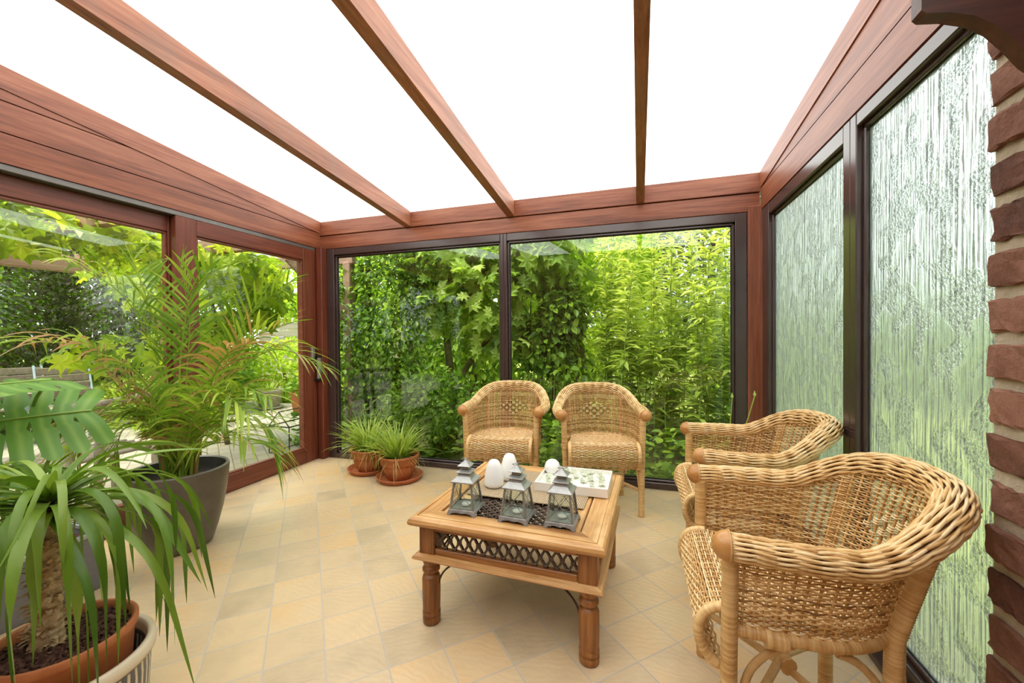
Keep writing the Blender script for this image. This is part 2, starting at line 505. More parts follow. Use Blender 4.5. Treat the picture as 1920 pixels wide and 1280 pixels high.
def mk_mat():
    g = G('slatted_runner')
    v = g.obj()
    w = g.n('TexWave', {'wave_type': 'BANDS', 'bands_direction': 'X'}, Vector=v, Scale=42.0, Distortion=.4)
    w2 = g.n('TexWave', {'wave_type': 'BANDS', 'bands_direction': 'Y'}, Vector=v, Scale=14.0)
    c = g.ramp(w.outputs['Fac'], [(.1, (.17, .11, .055)), (.5, (.46, .34, .20)), (.9, (.60, .47, .30))])
    c = g.mix(g.ramp(w2.outputs['Fac'], [(.85, (0, 0, 0)), (.97, (.5, .5, .5))]), c, (.2, .13, .07))
    return g.end(g.pbr(c, .7, g.bump(w.outputs['Fac'], .6, .004)))
M['runner'] = mk_mat()
def mk_terra(name, a, b, lime=.35):
    g = G(name)
    n1 = g.noise(g.obj(), 6, 5, .65); n2 = g.noise(g.obj(), 3.0, 6, .75)
    c = g.ramp(n1.outputs['Fac'], [(.3, a), (.7, b)])
    c = g.mix(g.ramp(n2.outputs['Fac'], [(.55, (0, 0, 0)), (.75, (lime, lime, lime))]), c, (.60, .42, .30))
    return g.end(g.pbr(c, .62, g.bump(n1.outputs['Fac'], .15, .006), 0, .35))
M['terra'] = mk_terra('terracotta', (.33, .10, .032), (.50, .175, .062))
M['terra_red'] = mk_terra('terracotta_saucer', (.40, .115, .045), (.50, .155, .066), .1)
M['soil'] = simple('bark_soil', (.055, .026, .018), .95, 0, .5, 70, .9, .15, (.16, .08, .055))
M['pot_grey'] = simple('grey_brown_ceramic', (.105, .088, .070), .38, 0, .22, 5, .05, .45)
M['pot_in'] = simple('pot_inside', (.03, .024, .02), .6)
M['pot_rim'] = simple('pot_rim', (.20, .185, .165), .4, 0, .1, 8)
def mk_stripe():
    g = G('striped_glaze')
    tc = g.n('TexCoord').outputs['Object']
    s = g.n('SeparateXYZ', Vector=tc)
    an = g.math('ARCTAN2', s.outputs[1], s.outputs[0])
    nz = g.noise(tc, 30, 3)
    fr = g.math('FRACT', g.math('ADD', g.math('MULTIPLY', an, 46 / (2 * PI)), g.math('MULTIPLY', nz.outputs['Fac'], .25)))
    st = g.ramp(fr, [(.0, (0, 0, 0)), (.12, (1, 1, 1)), (.34, (1, 1, 1)), (.46, (0, 0, 0))])
    body = g.mix(st, (.085, .080, .080), (.62, .54, .38))
    rim = g.ramp(s.outputs[2], [(.245, (0, 0, 0)), (.25, (1, 1, 1))])
    line = g.ramp(s.outputs[2], [(.232, (0, 0, 0)), (.234, (1, 1, 1))])
    c = g.mix(line, body, (.07, .075, .08))
    c = g.mix(rim, c, (.62, .53, .38))
    return g.end(g.pbr(c, .35, g.bump(nz.outputs['Fac'], .1, .004), 0, .4))
M['stripe'] = mk_stripe()
M['planter'] = simple('grey_planter_metal', (.135, .130, .135), .5, .15, .15, 6)
M['planter_rim'] = simple('grey_planter_rim', (.36, .37, .39), .4, .3, .1, 9)
M['trunk'] = simple('fibrous_trunk', (.42, .25, .10), .85, 0, .45, 40, 1.0, .2, (.72, .55, .32))

M['palm'] = leafmat('palm_leaf', (.50, .29, .14), (.06, .14, .014), (.19, .33, .03), (.46, .57, .09), .38)
M['strapleaf'] = leafmat('strap_leaf', (.40, .28, .10), (.030, .085, .010), (.13, .235, .022), (.34, .45, .09), .28, .32)
M['monstera'] = leafmat('monstera_leaf', (.30, .22, .06), (.05, .14, .02), (.13, .28, .045), (.30, .44, .10), .25, .42)
M['grass'] = leafmat('tuft_leaf', (.52, .34, .15), (.16, .26, .03), (.34, .47, .07), (.56, .66, .20), .40)
M['petal'] = leafmat('white_green_petal', (.72, .78, .55), (.74, .80, .60), (.86, .88, .78), (.92, .92, .88), .5, .6, (1, 1, 1))
M['ivy'] = leafmat('ivy_leaf', (.04, .08, .012), (.045, .11, .014), (.17, .34, .035), (.42, .60, .08), .45)
M['fig'] = leafmat('fig_leaf', (.10, .17, .04), (.14, .26, .04), (.34, .50, .065), (.60, .72, .20), .5)
M['vine'] = leafmat('vine_leaf', (.20, .28, .03), (.13, .22, .025), (.31, .44, .04), (.62, .70, .08), .5)
M['stemleaf'] = leafmat('stem_plant_leaf', (.09, .19, .02), (.13, .23, .025), (.40, .51, .08), (.68, .74, .20), .50, .42, (1.2, 1.2, .8))
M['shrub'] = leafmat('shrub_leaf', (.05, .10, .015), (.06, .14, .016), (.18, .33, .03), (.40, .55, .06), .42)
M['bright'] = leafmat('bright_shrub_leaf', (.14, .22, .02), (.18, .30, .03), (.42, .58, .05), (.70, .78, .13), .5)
M['greyleaf'] = leafmat('grey_tree_leaf', (.10, .13, .06), (.10, .15, .06), (.22, .30, .12), (.40, .47, .22), .4)
M['purple'] = leafmat('purple_tree_leaf', (.05, .035, .025), (.05, .035, .03), (.10, .085, .06), (.17, .19, .10), .3)
M['bark'] = simple('bark', (.10, .075, .045), .9, 0, .4, 18, .6, .2)
M['stem'] = simple('green_stem', (.16, .26, .05), .6, 0, .2, 12)
M['drift'] = simple('driftwood', (.34, .29, .235), .85, 0, .3, 14, .6, .2)
M['greywood'] = wood('weathered_wood', (.17, .135, .10), (.27, .22, .165), (.36, .30, .23), 1, .8)
M['fence'] = wood('weathered_fence', (.36, .32, .24), (.48, .44, .34), (.58, .54, .43), 0, .85)
M['pergola'] = wood('pergola_wood', (.20, .115, .075), (.33, .20, .14), (.44, .28, .20), 1, .7)
M['blue_metal'] = simple('pale_blue_metal', (.33, .42, .46), .5, .3)
M['stonepot'] = simple('stone_pot', (.30, .265, .215), .85, 0, .2, 9, .2)

# ------------------------------------------------------------------ the room
YB, XL, XR = 3.33, -3.05, .845
def zr(y): return 2.365 + .103 * (YB - y)      # underside of the roof sheet
Y0 = -1.3                                      # house end of the room, behind the camera

def struct(o): return tag(o, kind='structure')

b = MB(); box(b, (-3.25, Y0 - .1, -.08), (1.05, YB + .12, 0)); struct(b.build('floor', M['tiles']))

# roof sheets
b = MB()
x0, x1 = -3.2, 1.0
yy = (Y0 - .1, YB + .16)
V = [(x0, yy[0], zr(yy[0])), (x1, yy[0], zr(yy[0])), (x1, yy[1], zr(yy[1])), (x0, yy[1], zr(yy[1]))]
V += [(x, y, z + .016) for x, y, z in V]
b.add(V, [(0, 3, 2, 1)], .5, 0)
b.add(V, [(4, 5, 6, 7), (0, 1, 5, 4), (1, 2, 6, 5), (2, 3, 7, 6), (3, 0, 4, 7)], .5, 1)
struct(b.build('ceiling', [M['roof'], M['skin']]))

tn = [0]
def trim(mb, mat, smooth=False):
    tn[0] += 1
    return struct(mb.build('trim_%d' % tn[0], mat, None, smooth))

# rafters under the sheets
for cx, w in ((-2.045, .068), (-1.04, .068), (.018, .060)):
    b = MB()
    hw = w / 2
    V = []
    for x in (cx - hw, cx + hw):
        for y in (Y0, YB - .012):
            for dz in (-.138, -.002): V.append((x, y, zr(y) + dz))
    F = [(0, 1, 3, 2), (4, 6, 7, 5), (0, 2, 6, 4), (1, 5, 7, 3), (0, 4, 5, 1), (2, 3, 7, 6)]
    b.add(V, F, rng.uniform(.4, .7)); trim(b, M['rafter'])

# back fascia, two boards with a groove between
b = MB(); box(b, (XL - .01, YB - .008, 2.224), (XR - .005, YB + .05, 2.362), .003, .62); trim(b, M['mahogany_x'])
b = MB(); box(b, (XL - .01, YB - .002, 2.088), (XR - .005, YB + .05, 2.218), .004, .55); trim(b, M['mahogany_x'])
b = MB(); box(b, (XL, YB + .03, 2.05), (XR, YB + .09, 2.375)); trim(b, M['mahogany_x'])

def clip(poly, off):
    out = []
    def d(p): return zr(p[0]) + off - p[1]
    for i in range(len(poly)):
        p, q = poly[i], poly[(i + 1) % len(poly)]
        dp, dq = d(p), d(q)
        if dp >= 0: out.append(p)
        if (dp >= 0) != (dq >= 0):
            s = dp / (dp - dq); out.append((p[0] + (q[0] - p[0]) * s, p[1] + (q[1] - p[1]) * s))
    return out

def side_boards(xa, xb, xf0, xf1, ystart, mat):
    """horizontal boards in the gable wedge and the sloping board on top of them"""
    zs = [2.092, 2.248, 2.408, 2.568, 2.73, 2.9]
    for k in range(5):
        poly = clip([(ystart, zs[k] + .003), (YB - .004, zs[k] + .003), (YB - .004, zs[k + 1] - .003), (ystart, zs[k + 1] - .003)], -.122)
        if len(poly) >= 3:
            b = MB(); prism(b, poly, 0, xa, xb, rng.uniform(.4, .65)); trim(b, mat)
    b = MB()
    prism(b, [(ystart, zr(ystart) - .120), (YB - .012, zr(YB - .012) - .120), (YB - .012, zr(YB - .012) - .002), (ystart, zr(ystart) - .002)], 0, xf0, xf1, .7)
    trim(b, mat)
    b = MB(); prism(b, [(ystart, 2.09), (YB, 2.09), (YB, zr(YB) - .01), (ystart, zr(ystart) - .01)], 0, xa + (.02 if xa > 0 else -.02), xb + (.02 if xa > 0 else -.02)); trim(b, mat)

side_boards(XL - .045, XL + .004, XL - .04, XL + .010, Y0, M['mahogany_y'])
side_boards(XR - .004, XR + .045, XR - .010, XR + .04, .2, M['mahogany_y'])

b = MB(); box(b, (XL - .2, YB - .10, 0), (XL - .004, YB + .12, 2.375)); trim(b, M['door_z'])
# corner posts
b = MB(); box(b, (XL + .002, YB - .07, 0), (XL + .072, YB + .03, 2.10), .006, .45); trim(b, M['door_z'])
b = MB(); box(b, (.757, YB - .03, 0), (XR + .01, YB + .06, 2.125), .010, .6); trim(b, M['mahogany_z'])

# back window: bronze aluminium frame, two fixed panes
def alu_window(name, axis, c0, c1, a0, a1, z0, z1, fw0, fw1, fb, ft, depth):
    """axis 0: the window lies along X at Y=c0; axis 1: along Y at X=c0 (c1 = outer face)"""
    root = struct(empty(name))
    def bx(mb, u0, u1, za, zb, d0, d1, bev=.004, mat=0):
        if axis == 0: box(mb, (u0, c0 + d0, za), (u1, c0 + d1, zb), bev, .5, mat)
        else: box(mb, (c0 + d0, u0, za), (c0 + d1, u1, zb), bev, .5, mat)
    b = MB()
    bx(b, a0, a0 + fw0, z0, z1, 0, depth); bx(b, a1 - fw1, a1, z0, z1, 0, depth)
    bx(b, a0 + fw0, a1 - fw1, z1 - ft, z1, .001, depth); bx(b, a0 + fw0, a1 - fw1, z0, z0 + fb, .001, depth)
    # inner step
    e = .018
    bx(b, a0 + fw0, a0 + fw0 + e, z0 + fb, z1 - ft, .022, depth - .01); bx(b, a1 - fw1 - e, a1 - fw1, z0 + fb, z1 - ft, .022, depth - .01)
    bx(b, a0 + fw0, a1 - fw1, z1 - ft - e, z1 - ft, .022, depth - .01); bx(b, a0 + fw0, a1 - fw1, z0 + fb, z0 + fb + e, .022, depth - .01)
    b.build('frame', M['bronze'], root)
    g0, g1, gz0, gz1 = a0 + fw0 + e, a1 - fw1 - e, z0 + fb + e, z1 - ft - e
    b = MB(); w = .006
    bx(b, g0, g0 + w, gz0, gz1, .04, .05, 0); bx(b, g1 - w, g1, gz0, gz1, .04, .05, 0)
    bx(b, g0, g1, gz1 - w, gz1, .04, .05, 0); bx(b, g0, g1, gz0, gz0 + w, .04, .05, 0)
    b.build('gasket', M['gasket'], root)
    return root, (g0, g1, gz0, gz1), bx

root, gg, bx = alu_window('window_1', 0, YB, None, XL + .073, -1.112, .0, 2.088, .085, .030, .05, .065, .07)
b = MB(); bx(b, gg[0], gg[1], gg[2], gg[3], .042, .048, 0); b.build('pane', M['glass'], root)
root, gg, bx = alu_window('window_2', 0, YB, None, -1.112, .757, .0, 2.088, .030, .078, .05, .065, .07)
b = MB(); bx(b, gg[0], gg[1], gg[2], gg[3], .042, .048, 0); b.build('pane', M['glass'], root)
# right wall: reeded glass
root, gg, bx = alu_window('window_3', 1, XR, None, 2.045, YB - .03, .0, 2.092, .060, .14, .09, .075, .07)
b = MB(); bx(b, gg[0], gg[1], gg[2], gg[3], .036, .044, 0); b.build('pane', M['reeded'], root)
root, gg, bx = alu_window('window_4', 1, XR, None, 1.06, 2.045, .0, 2.092, .05, .050, .09, .055, .07)
b = MB(); bx(b, gg[0], gg[1], gg[2], gg[3], .036, .044, 0); b.build('pane', M['reeded'], root)
b = MB(); box(b, (XR - .035, Y0, 0), (XR + .02, 3.29, .03), .004); trim(b, M['bronze'])

# left wall: sliding doors
def door(name, xf, y0, y1, z0, z1, s0, s1, bt, tp):
    root = struct(empty(name))
    x0, x1 = xf - .055, xf
    b = MB()
    box(b, (x0, y0, z0), (x1, y0 + s0, z1), .004, .45); b.build('stile', M['door_z'], root)
    b = MB(); box(b, (x0, y1 - s1, z0), (x1, y1, z1), .004, .5); b.build('stile', M['door_z'], root)
    b = MB(); box(b, (x0, y0 + s0, z1 - tp), (x1 - .001, y1 - s1, z1), .004, .5); b.build('rail', M['door_y'], root)
    b = MB(); box(b, (x0, y0 + s0, z0), (x1 - .001, y1 - s1, z0 + bt), .004, .5); b.build('rail', M['door_y'], root)
    b = MB(); e = .016
    for q in (((y0 + s0, z0 + bt), (y0 + s0 + e, z1 - tp)), ((y1 - s1 - e, z0 + bt), (y1 - s1, z1 - tp)),
              ((y0 + s0 + e, z0 + bt), (y1 - s1 - e, z0 + bt + e)), ((y0 + s0 + e, z1 - tp - e), (y1 - s1 - e, z1 - tp))):
        box(b, (x0 + .012, q[0][0], q[0][1]), (x1 - .010, q[1][0], q[1][1]), .003, .75)
    b.build('glazing_bead', M['door_y'], root)
    b = MB(); box(b, (x0 + .020, y0 + s0 + e, z0 + bt + e), (x0 + .026, y1 - s1 - e, z1 - tp - e)); b.build('pane', M['glass'], root)
    return root
d1 = door('door_1', XL, 1.994, 3.262, .004, 2.06, .139, .152, .135, .115)
d2 = door('door_2', XL - .065, -.30, 2.06, .004, 2.06, .139, .075, .135, .112)
h = MB()
box(h, (XL, 3.176, 1.0), (XL + .028, 3.212, 1.112), .004); lk = h.build('lock_plate', M['steel'], d1)
h = MB()
box(h, (XL + .03, 3.222, .80), (XL + .062, 3.258, 1.01), .006); hd = h.build('handle', M['steel'], d1)
h = MB()
box(h, (XL, 3.220, .782), (XL + .064, 3.260, .803), .003); h.build('end_cap', M['black'], hd)
h = MB(); box(h, (XL, 3.220, 1.008), (XL + .064, 3.260, 1.030), .003); h.build('end_cap', M['black'], hd)
b = MB(); box(b, (XL - .125, Y0, 2.06), (XL - .003, YB - .07, 2.094), .003); trim(b, M['alu_grey'])
b = MB(); box(b, (XL - .14, Y0, 2.03), (XL - .11, YB, 2.36)); trim(b, M['door_y'])
b = MB(); box(b, (XL - .16, Y0, -.05), (XL - .01, YB, .004)); trim(b, M['door_y'])
b = MB(); box(b, (XL - .12, Y0, 0), (XL, -.305, 2.09), .01); struct(b.build('wall_left', M['door_z']))

# brick pier and house wall
def brick_wall(name, x, ya, yb, z0, z1, course=.108, mort=.030, blen=.23):
    b = MB()
    box(b, (x + .011, ya, z0), (x + .2, yb - .004, z1), 0, .5, 1)
    z = z0 + .012; row = 0
    while z < z1:
        y = yb - (0 if row % 2 else -.0)
        first = True
        while y > ya:
            L = blen if not (first and row % 2) else blen * .55
            L *= rng.uniform(.95, 1.05); first = False
            ylo = max(y - L, ya); h = min(course - mort, z1 - z) * rng.uniform(.94, 1.06)
            n = 5
            # a rough faced block: a grid over front, top, bottom and end
            us = np.linspace(0, 1, n + 3); vs = np.linspace(0, 1, 6)
            Vv = []; 
            prof = [(.05, 0), (.003, .0), (0, .06), (0, .35), (0, .65), (0, .94), (.003, 1), (.05, 1)]
            off = rng.uniform(-.005, .002)
            for u in us:
                for d, v in prof:
                    rx = d + off + rng.normal() * .0020 + (.004 if u in (0, 1) else 0)
                    Vv.append((x + rx, ylo + (y - ylo) * u + rng.normal() * .0015 * (1 if 0 < u < 1 else 2.5), z + h * v + rng.normal() * .0022))
            m = len(prof); F = []
            for i in range(len(us) - 1):
                for j in range(m - 1):
                    F.append((i * m + j, i * m + j + 1, (i + 1) * m + j + 1, (i + 1) * m + j))
            F.append(tuple(range(m - 1, -1, -1))); F.append(tuple((len(us) - 1) * m + j for j in range(m)))
            b.add(Vv, F, rng.uniform(0, 1), 0)
            y = ylo - mort * .8
        z += course; row += 1
    o = b.build(name, [M['brick'], M['mortar']]); return struct(o)
brick_wall('wall_right', .805, Y0, 1.278, 0, 2.09)
b = MB(); box(b, (XL - .2, Y0 - .3, 0), (1.0, Y0 - .1, 3.0)); struct(b.build('wall_rear', M['brick']))

# carved corbel board on the brick pier
cor = MB()
pts = [(.505, 1.80), (.512, 1.792), (.545, 1.786), (.582, 1.771), (.612, 1.747), (.637, 1.714), (.660, 1.678), (.684, 1.652), (.712, 1.644), (.745, 1.646),
       (.750, 1.630), (.775, 1.615), (.803, 1.612), (.803, 2.05), (.505, 2.05)]
prism(cor, pts, 1, .955, .985, .5)
tag(cor.build('corbel', M['corbel']), 'dark carved wooden corbel board fixed to the brick pier', 'corbel')

# ------------------------------------------------------------------ coffee table
TBL = (-.4985, 1.8385, 0); TRZ = math.radians(-2.0)
t = tag(empty('coffee_table', TBL, TRZ), 'square honey-coloured wooden coffee table with iron lattice and turned legs', 'table')
b = MB()
prof = [(.300, .430), (.300, .4595), (.366, .4605), (.3675, .455), (.371, .455), (.3725, .4605), (.388, .459), (.397, .452), (.4015, .441), (.399, .430), (.390, .423), (.362, .420), (.300, .430)]
# front and back boards run through, side boards butt against them
for s in (-1, 1):
    bb = MB()
    lathe(bb, prof, sq=True)
    V = np.concatenate(bb.v); n4 = len(prof)
    ring = V.reshape(n4, 4, 3)
    c = (1, 0) if s > 0 else (2, 3)
    Pm = np.concatenate([ring[:, c[0]], ring[:, c[1]]])
    F = [(i, i + 1, n4 + i + 1, n4 + i) for i in range(n4 - 1)]
    b.add(Pm, F, .45, 0)
    c = (0, 3) if s > 0 else (1, 2)
    Pm = np.concatenate([ring[:, c[0]], ring[:, c[1]]])
    b.add(Pm, F, .65, 1)
b.build('tabletop_frame', [M['table_x'], M['table_y']], t)
for s in (-1, 1):
    b = MB(); box(b, (s * .236, -.302, .432), (s * .292, .302, .456), .004, .8); b.build('tabletop_slat', M['table_y'], t)
for s in (-1, 1):
    b = MB(); box(b, (-.236, s * .288, .430), (.236, s * .302, .452), .003, .3); b.build('inner_rail', M['table_x'], t)
# woven iron grille in the middle
b = MB()
xs = np.linspace(-.245, .245, 99)
for k, y in enumerate(np.arange(-.281, .284, .0187)):
    ph = k * PI
    P = np.stack([xs, y + .0052 * np.sin(xs * 2 * PI / .040 + ph), .444 + .0035 * np.cos(xs * 4 * PI / .040)], 1)
    tube(b, P, .0046, 5, rng.uniform(.3, .7), caps=False, sx=1.25)
b.build('iron_grille', M['iron'], t, True)
# aprons
for k in range(4):
    R = Matrix.Rotation(k * PI / 2, 4, 'Z')
    b = MB()
    box(b, (-.295, -.362, .398), (.295, -.335, .424), .003, .5, 0, R)
    box(b, (-.295, -.362, .296), (.295, -.335, .328), .003, .35, 0, R)
    b.build('apron', M['table_dark'], t)
    b = MB()
    V = [(-.392, -.392, .278), (.392, -.392, .278)]
    pr = [(.340, .280), (.366, .280), (.384, .281), (.390, .288), (.384, .297), (.366, .303), (.340, .303)]
    P = [(-d, -d, z) for d, z in pr] + [(d, -d, z) for d, z in pr]
    m = len(pr); F = [(i, i + 1, m + i + 1, m + i) for i in range(m - 1)]
    b.add(tf(P, R), F, .55)
    b.build('moulding', M['table_x' if k % 2 == 0 else 'table_y'], t)
    # lattice of iron bars
    b = MB()
    z0, z1, pitch = .329, .397, .0425
    yv = -.348
    for q in range(-1, 15):
        for s in (1, -1):
            xa = -.295 + pitch * q; xb = xa + pitch
            pa, pb = ((xa, z0), (xb, z1)) if s > 0 else ((xa, z1), (xb, z0))
            c0, c1 = -.293, .293
            def cl(p, q2):
                (ax, az), (bx_, bz) = p, q2
                if ax < c0: f_ = (c0 - ax) / (bx_ - ax); ax, az = c0, az + (bz - az) * f_
                if bx_ > c1: f_ = (c1 - ax) / (bx_ - ax); bx_, bz = c1, az + (bz - az) * f_
                return (ax, az), (bx_, bz)
            if xb < c0 + .005 or xa > c1 - .005: continue
            (ax, az), (bx_, bz) = cl(pa, pb)
            tube(b, [(ax, yv - s * .001, az), (bx_, yv - s * .001, bz)], .0062, 4, .5, 0, True, R)
        for zz in (z0 + .034,):
            xm = -.295 + pitch * (q + .5)
            if -.285 < xm < .285: box(b, (xm - .009, yv - .007, zz - .008), (xm + .009, yv + .007, zz + .008), .002, .4, 0, R)
        xm = -.295 + pitch * q
        if -.285 < xm < .285:
            for zz in (z0 + .004, z1 - .004): box(b, (xm - .009, yv - .007, zz - .006), (xm + .009, yv + .007, zz + .006), .002, .4, 0, R)
    b.build('iron_lattice', M['iron'], t)
legp = [(0, 0), (.033, 0), (.0365, .004), (.0375, .026), (.034, .030), (.034, .033), (.0378, .036), (.0375, .052), (.034, .056), (.034, .059), (.0365, .064), (.037, .085),
        (.0382, .13), (.0382, .188), (.035, .200), (.026, .206), (.024, .210), (.030, .214), (.0365, .222), (.0368, .232), (.031, .240), (.027, .243), (.030, .248), (.034, .256), (.035, .268), (.035, .272)]
for sx in (-1, 1):
    for sy in (-1, 1):
        b = MB()
        lathe(b, legp, 24, .5, 0, T(sx * .331, sy * .331))
        lg = b.build('leg', M['table_leg'], t, True)
        b = MB(); box(b, (sx * .296, sy * .296, .268), (sx * .366, sy * .366, .424), .003, .45); b.build('leg_block', M['table_leg'], lg)
        for ax in (0, 1):
            a = np.linspace(0, PI / 2, 12)
            rr = np.stack([.155 * (1 - np.cos(a)), .135 * np.sin(a)], 1)
            P = []
            for d, zz in rr:
                u = .298 - d
                P.append((sx * u, sy * .331, .145 + zz) if ax == 0 else (sx * .331, sy * u, .145 + zz))
            b = MB(); tube(b, P, .0042, 6, .5); b.build('iron_brace', M['iron'], t, True)

def on_table(x, y): return (x, y, .4605)
# runner
b = MB()
V = []; nx, ny = 40, 14
X = np.linspace(-.275, .275, nx); Yy = np.linspace(-.20, .19, ny)
for top in (1, 0):
    for y in Yy:
        for x in X:
            V.append((x, y, .003 * top + .0006 * math.sin(x * 60) * top))
F = []
for j in range(ny - 1):
    for i in range(nx - 1):
        q = j * nx + i; F.append((q, q + 1, q + nx + 1, q + nx)); q += nx * ny; F.append((q, q + nx, q + nx + 1, q + 1))
o = nx * ny
ring = [i for i in range(nx)] + [nx * j + nx - 1 for j in range(1, ny)] + [nx * (ny - 1) + i for i in range(nx - 2, -1, -1)] + [nx * j for j in range(ny - 2, 0, -1)]
for k in range(len(ring)):
    p, q = ring[k], ring[(k + 1) % len(ring)]; F.append((p, o + p, o + q, q))
b.add(V, F)
r = b.build('table_runner', M['runner'], None, False, (-.496, 1.938, .4608)); r.rotation_euler = (0, 0, TRZ)
tag(r, 'beige slatted runner laid across the back half of the coffee table', 'table runner')

# lanterns
def make_lantern():
    root = empty('lantern')
    b = MB()
    for k in range(4):
        R = Matrix.Rotation(k * PI / 2, 4, 'Z')
        pts = [(-.063, 0), (-.050, 0), (-.044, .007), (-.02, .011), (0, .008), (.02, .011), (.044, .007), (.050, 0), (.063, 0), (.057, .019), (-.057, .019)]
        V = [(x, -.063 + .30 * z, z) for x, z in pts] + [(x * .97, -.060 + .30 * z, z) for x, z in pts]
        n = len(pts)
        F = [(0, 1, 2, 10), (2, 3, 10), (3, 4, 10), (4, 9, 10), (4, 5, 9), (5, 6, 9), (6, 7, 8, 9)]
        F += [tuple(n + i for i in reversed(f)) for f in F] + [(i, n + i, n + (i + 1) % n, (i + 1) % n) for i in range(n)]
        b.add(tf(V, R), F)
    box(b, (-.056, -.056, .016), (.056, .056, .0215), .001)
    b.build('base', M['zinc'], root)
    for sx in (-1, 1):
        for sy in (-1, 1):
            b = MB()
            tube(b, [(sx * .0515, sy * .0515, .020), (sx * .0375, sy * .0375, .131)], .0052, 4, .5); b.build('post', M['zinc_dark'], root)
    b = MB()
    for k in range(4):
        R = Matrix.Rotation(k * PI / 2, 4, 'Z')
        for s in (-1, 1):
            tube(b, [(-s * .049, -.0525, .024), (s * .036, -.0385, .128)], .0013, 5, .5, 0, True, R)
        tube(b, [(-.049, -.0520, .0235), (.049, -.0520, .0235)], .0022, 4, .5, 0, True, R)
    b.build('cross_wire', M['zinc_dark'], root)
    for k in range(4):
        R = Matrix.Rotation(k * PI / 2, 4, 'Z')
        b = MB()
        V = [(-.048, -.0495, .023), (.048, -.0495, .023), (.0345, -.0360, .129), (-.0345, -.0360, .129)]
        V += [(x, y + .0015, z) for x, y, z in V]
        b.add(tf(V, R), [(0, 1, 2, 3), (7, 6, 5, 4), (0, 4, 5, 1), (1, 5, 6, 2), (2, 6, 7, 3), (3, 7, 4, 0)])
        b.build('pane', M['lamp_glass'], root)
    b = MB()
    lathe(b, [(0, .1285), (.047, .1285), (.0495, .1285), (.0495, .134), (.0475, .1352), (.036, .144), (.0285, .153), (.0245, .163), (.023, .1665)], sq=True)
    lathe(b, [(.0, .1655), (.032, .1655), (.0325, .169), (.030, .1705), (.019, .176), (0, .176)], sq=True)
    b.build('roof', M['zinc'], root)
    b = MB(); lathe(b, [(.0165, .175), (.0165, .1945)], sq=True); b.build('vent', M['perf'], root)
    b = MB(); lathe(b, [(0, .193), (.0275, .1925), (.028, .1945), (.016, .2035), (.006, .2125), (.0035, .216), (.004, .219), (0, .2215)], sq=True); b.build('cap', M['zinc'], root)
    b = MB()
    a = np.linspace(0, 2 * PI, 25)
    Mx = T(0, 0, .2155, math.radians(random.choice((62,))), 0, .4)
    tube(b, np.stack([.0185 * np.cos(a), 0 * a, .0165 + .0185 * np.sin(a)], 1), .0013, 6, .5, 0, False, Mx)
    b.build('ring', M['zinc_dark'], root, True)
    b = MB(); lathe(b, [(0, .0215), (.0185, .0215), (.019, .030), (.0175, .030), (.017, .0285), (0, .0285)], 20); b.build('tealight', M['wax'], root, True)
    return root
lan = make_lantern()
spots = [(-.706, 1.585, .03, 'grey metal lantern at the table edge nearest the white diffusers, ring lying back'),
         (-.476, 1.577, -.05, 'grey metal lantern in the middle of three at the table front'),
         (-.292, 1.583, -.03, 'grey metal lantern in front of the white tray of petals')]
for i, (x, y, a, lb) in enumerate(spots):
    o = lan if i == 0 else copy_tree(lan)
    o.location = on_table(x, y); o.rotation_euler = (0, 0, a)
    tag(o, lb, 'lantern', 'grey metal lanterns on the coffee table')
    rg = [c for c in o.children if c.name.startswith('ring')][0]
    if i == 2: rg.rotation_euler = (0, 0, 0)

# diffusers
def diffuser(x, y, lb):
    root = tag(empty('aroma_diffuser', (x, y, .4638)), lb, 'aroma diffuser', 'white egg-shaped diffusers')
    b = MB()
    lathe(b, [(0, .004), (.042, .004), (.046, .009), (.0475, .020), (.0465, .045), (.042, .075), (.034, .103), (.027, .120), (.020, .1285), (.012, .1315), (0, .132)], 40)
    bd = b.build('body', M['white'], root, True)
    b = MB(); lathe(b, [(0, 0), (.038, 0), (.040, .004), (0, .0045)], 30); b.build('foot', M['alu_grey'], root, True)
    b = MB(); box(b, (-.010, -.0035, .1305), (.010, .0035, .1335), .001); b.build('mist_slot', M['wax'], root)
diffuser(-.682, 1.868, 'white egg-shaped aroma diffuser at the front, beside the left lantern')
diffuser(-.640, 1.985, 'white egg-shaped aroma diffuser half hidden behind the other one')

# tray with white petals
TX, TY, TZ = -.305, 2.000, .4640
t = tag(empty('serving_tray', (TX, TY, TZ), math.radians(-1)), 'white rectangular tray filled with white petals at the back of the table', 'tray')
b = MB(); hx, hy, hh, w = .172, .132, .042, .007
box(b, (-hx, -hy, 0), (hx, hy, .006), .001)
for s in (-1, 1):
    box(b, (-hx, s * hy, .004), (hx, s * (hy - w), hh), .0015); box(b, (s * hx, -hy + w, .004), (s * (hx - w), hy - w, hh), .0015)
b.build('body', M['tray'], t)
b = MB(); n = 24
V = []
for j in range(n):
    for i in range(n):
        x = (i / (n - 1) * 2 - 1) * (hx - w - .0005); y = (j / (n - 1) * 2 - 1) * (hy - w - .0005)
        V.append((x, y, .022 + rng.normal() * .0015))
b.add(V, [(j * n + i, j * n + i + 1, (j + 1) * n + i + 1, (j + 1) * n + i) for j in range(n - 1) for i in range(n - 1)])
b.build('sand', M['sand'], t, True)
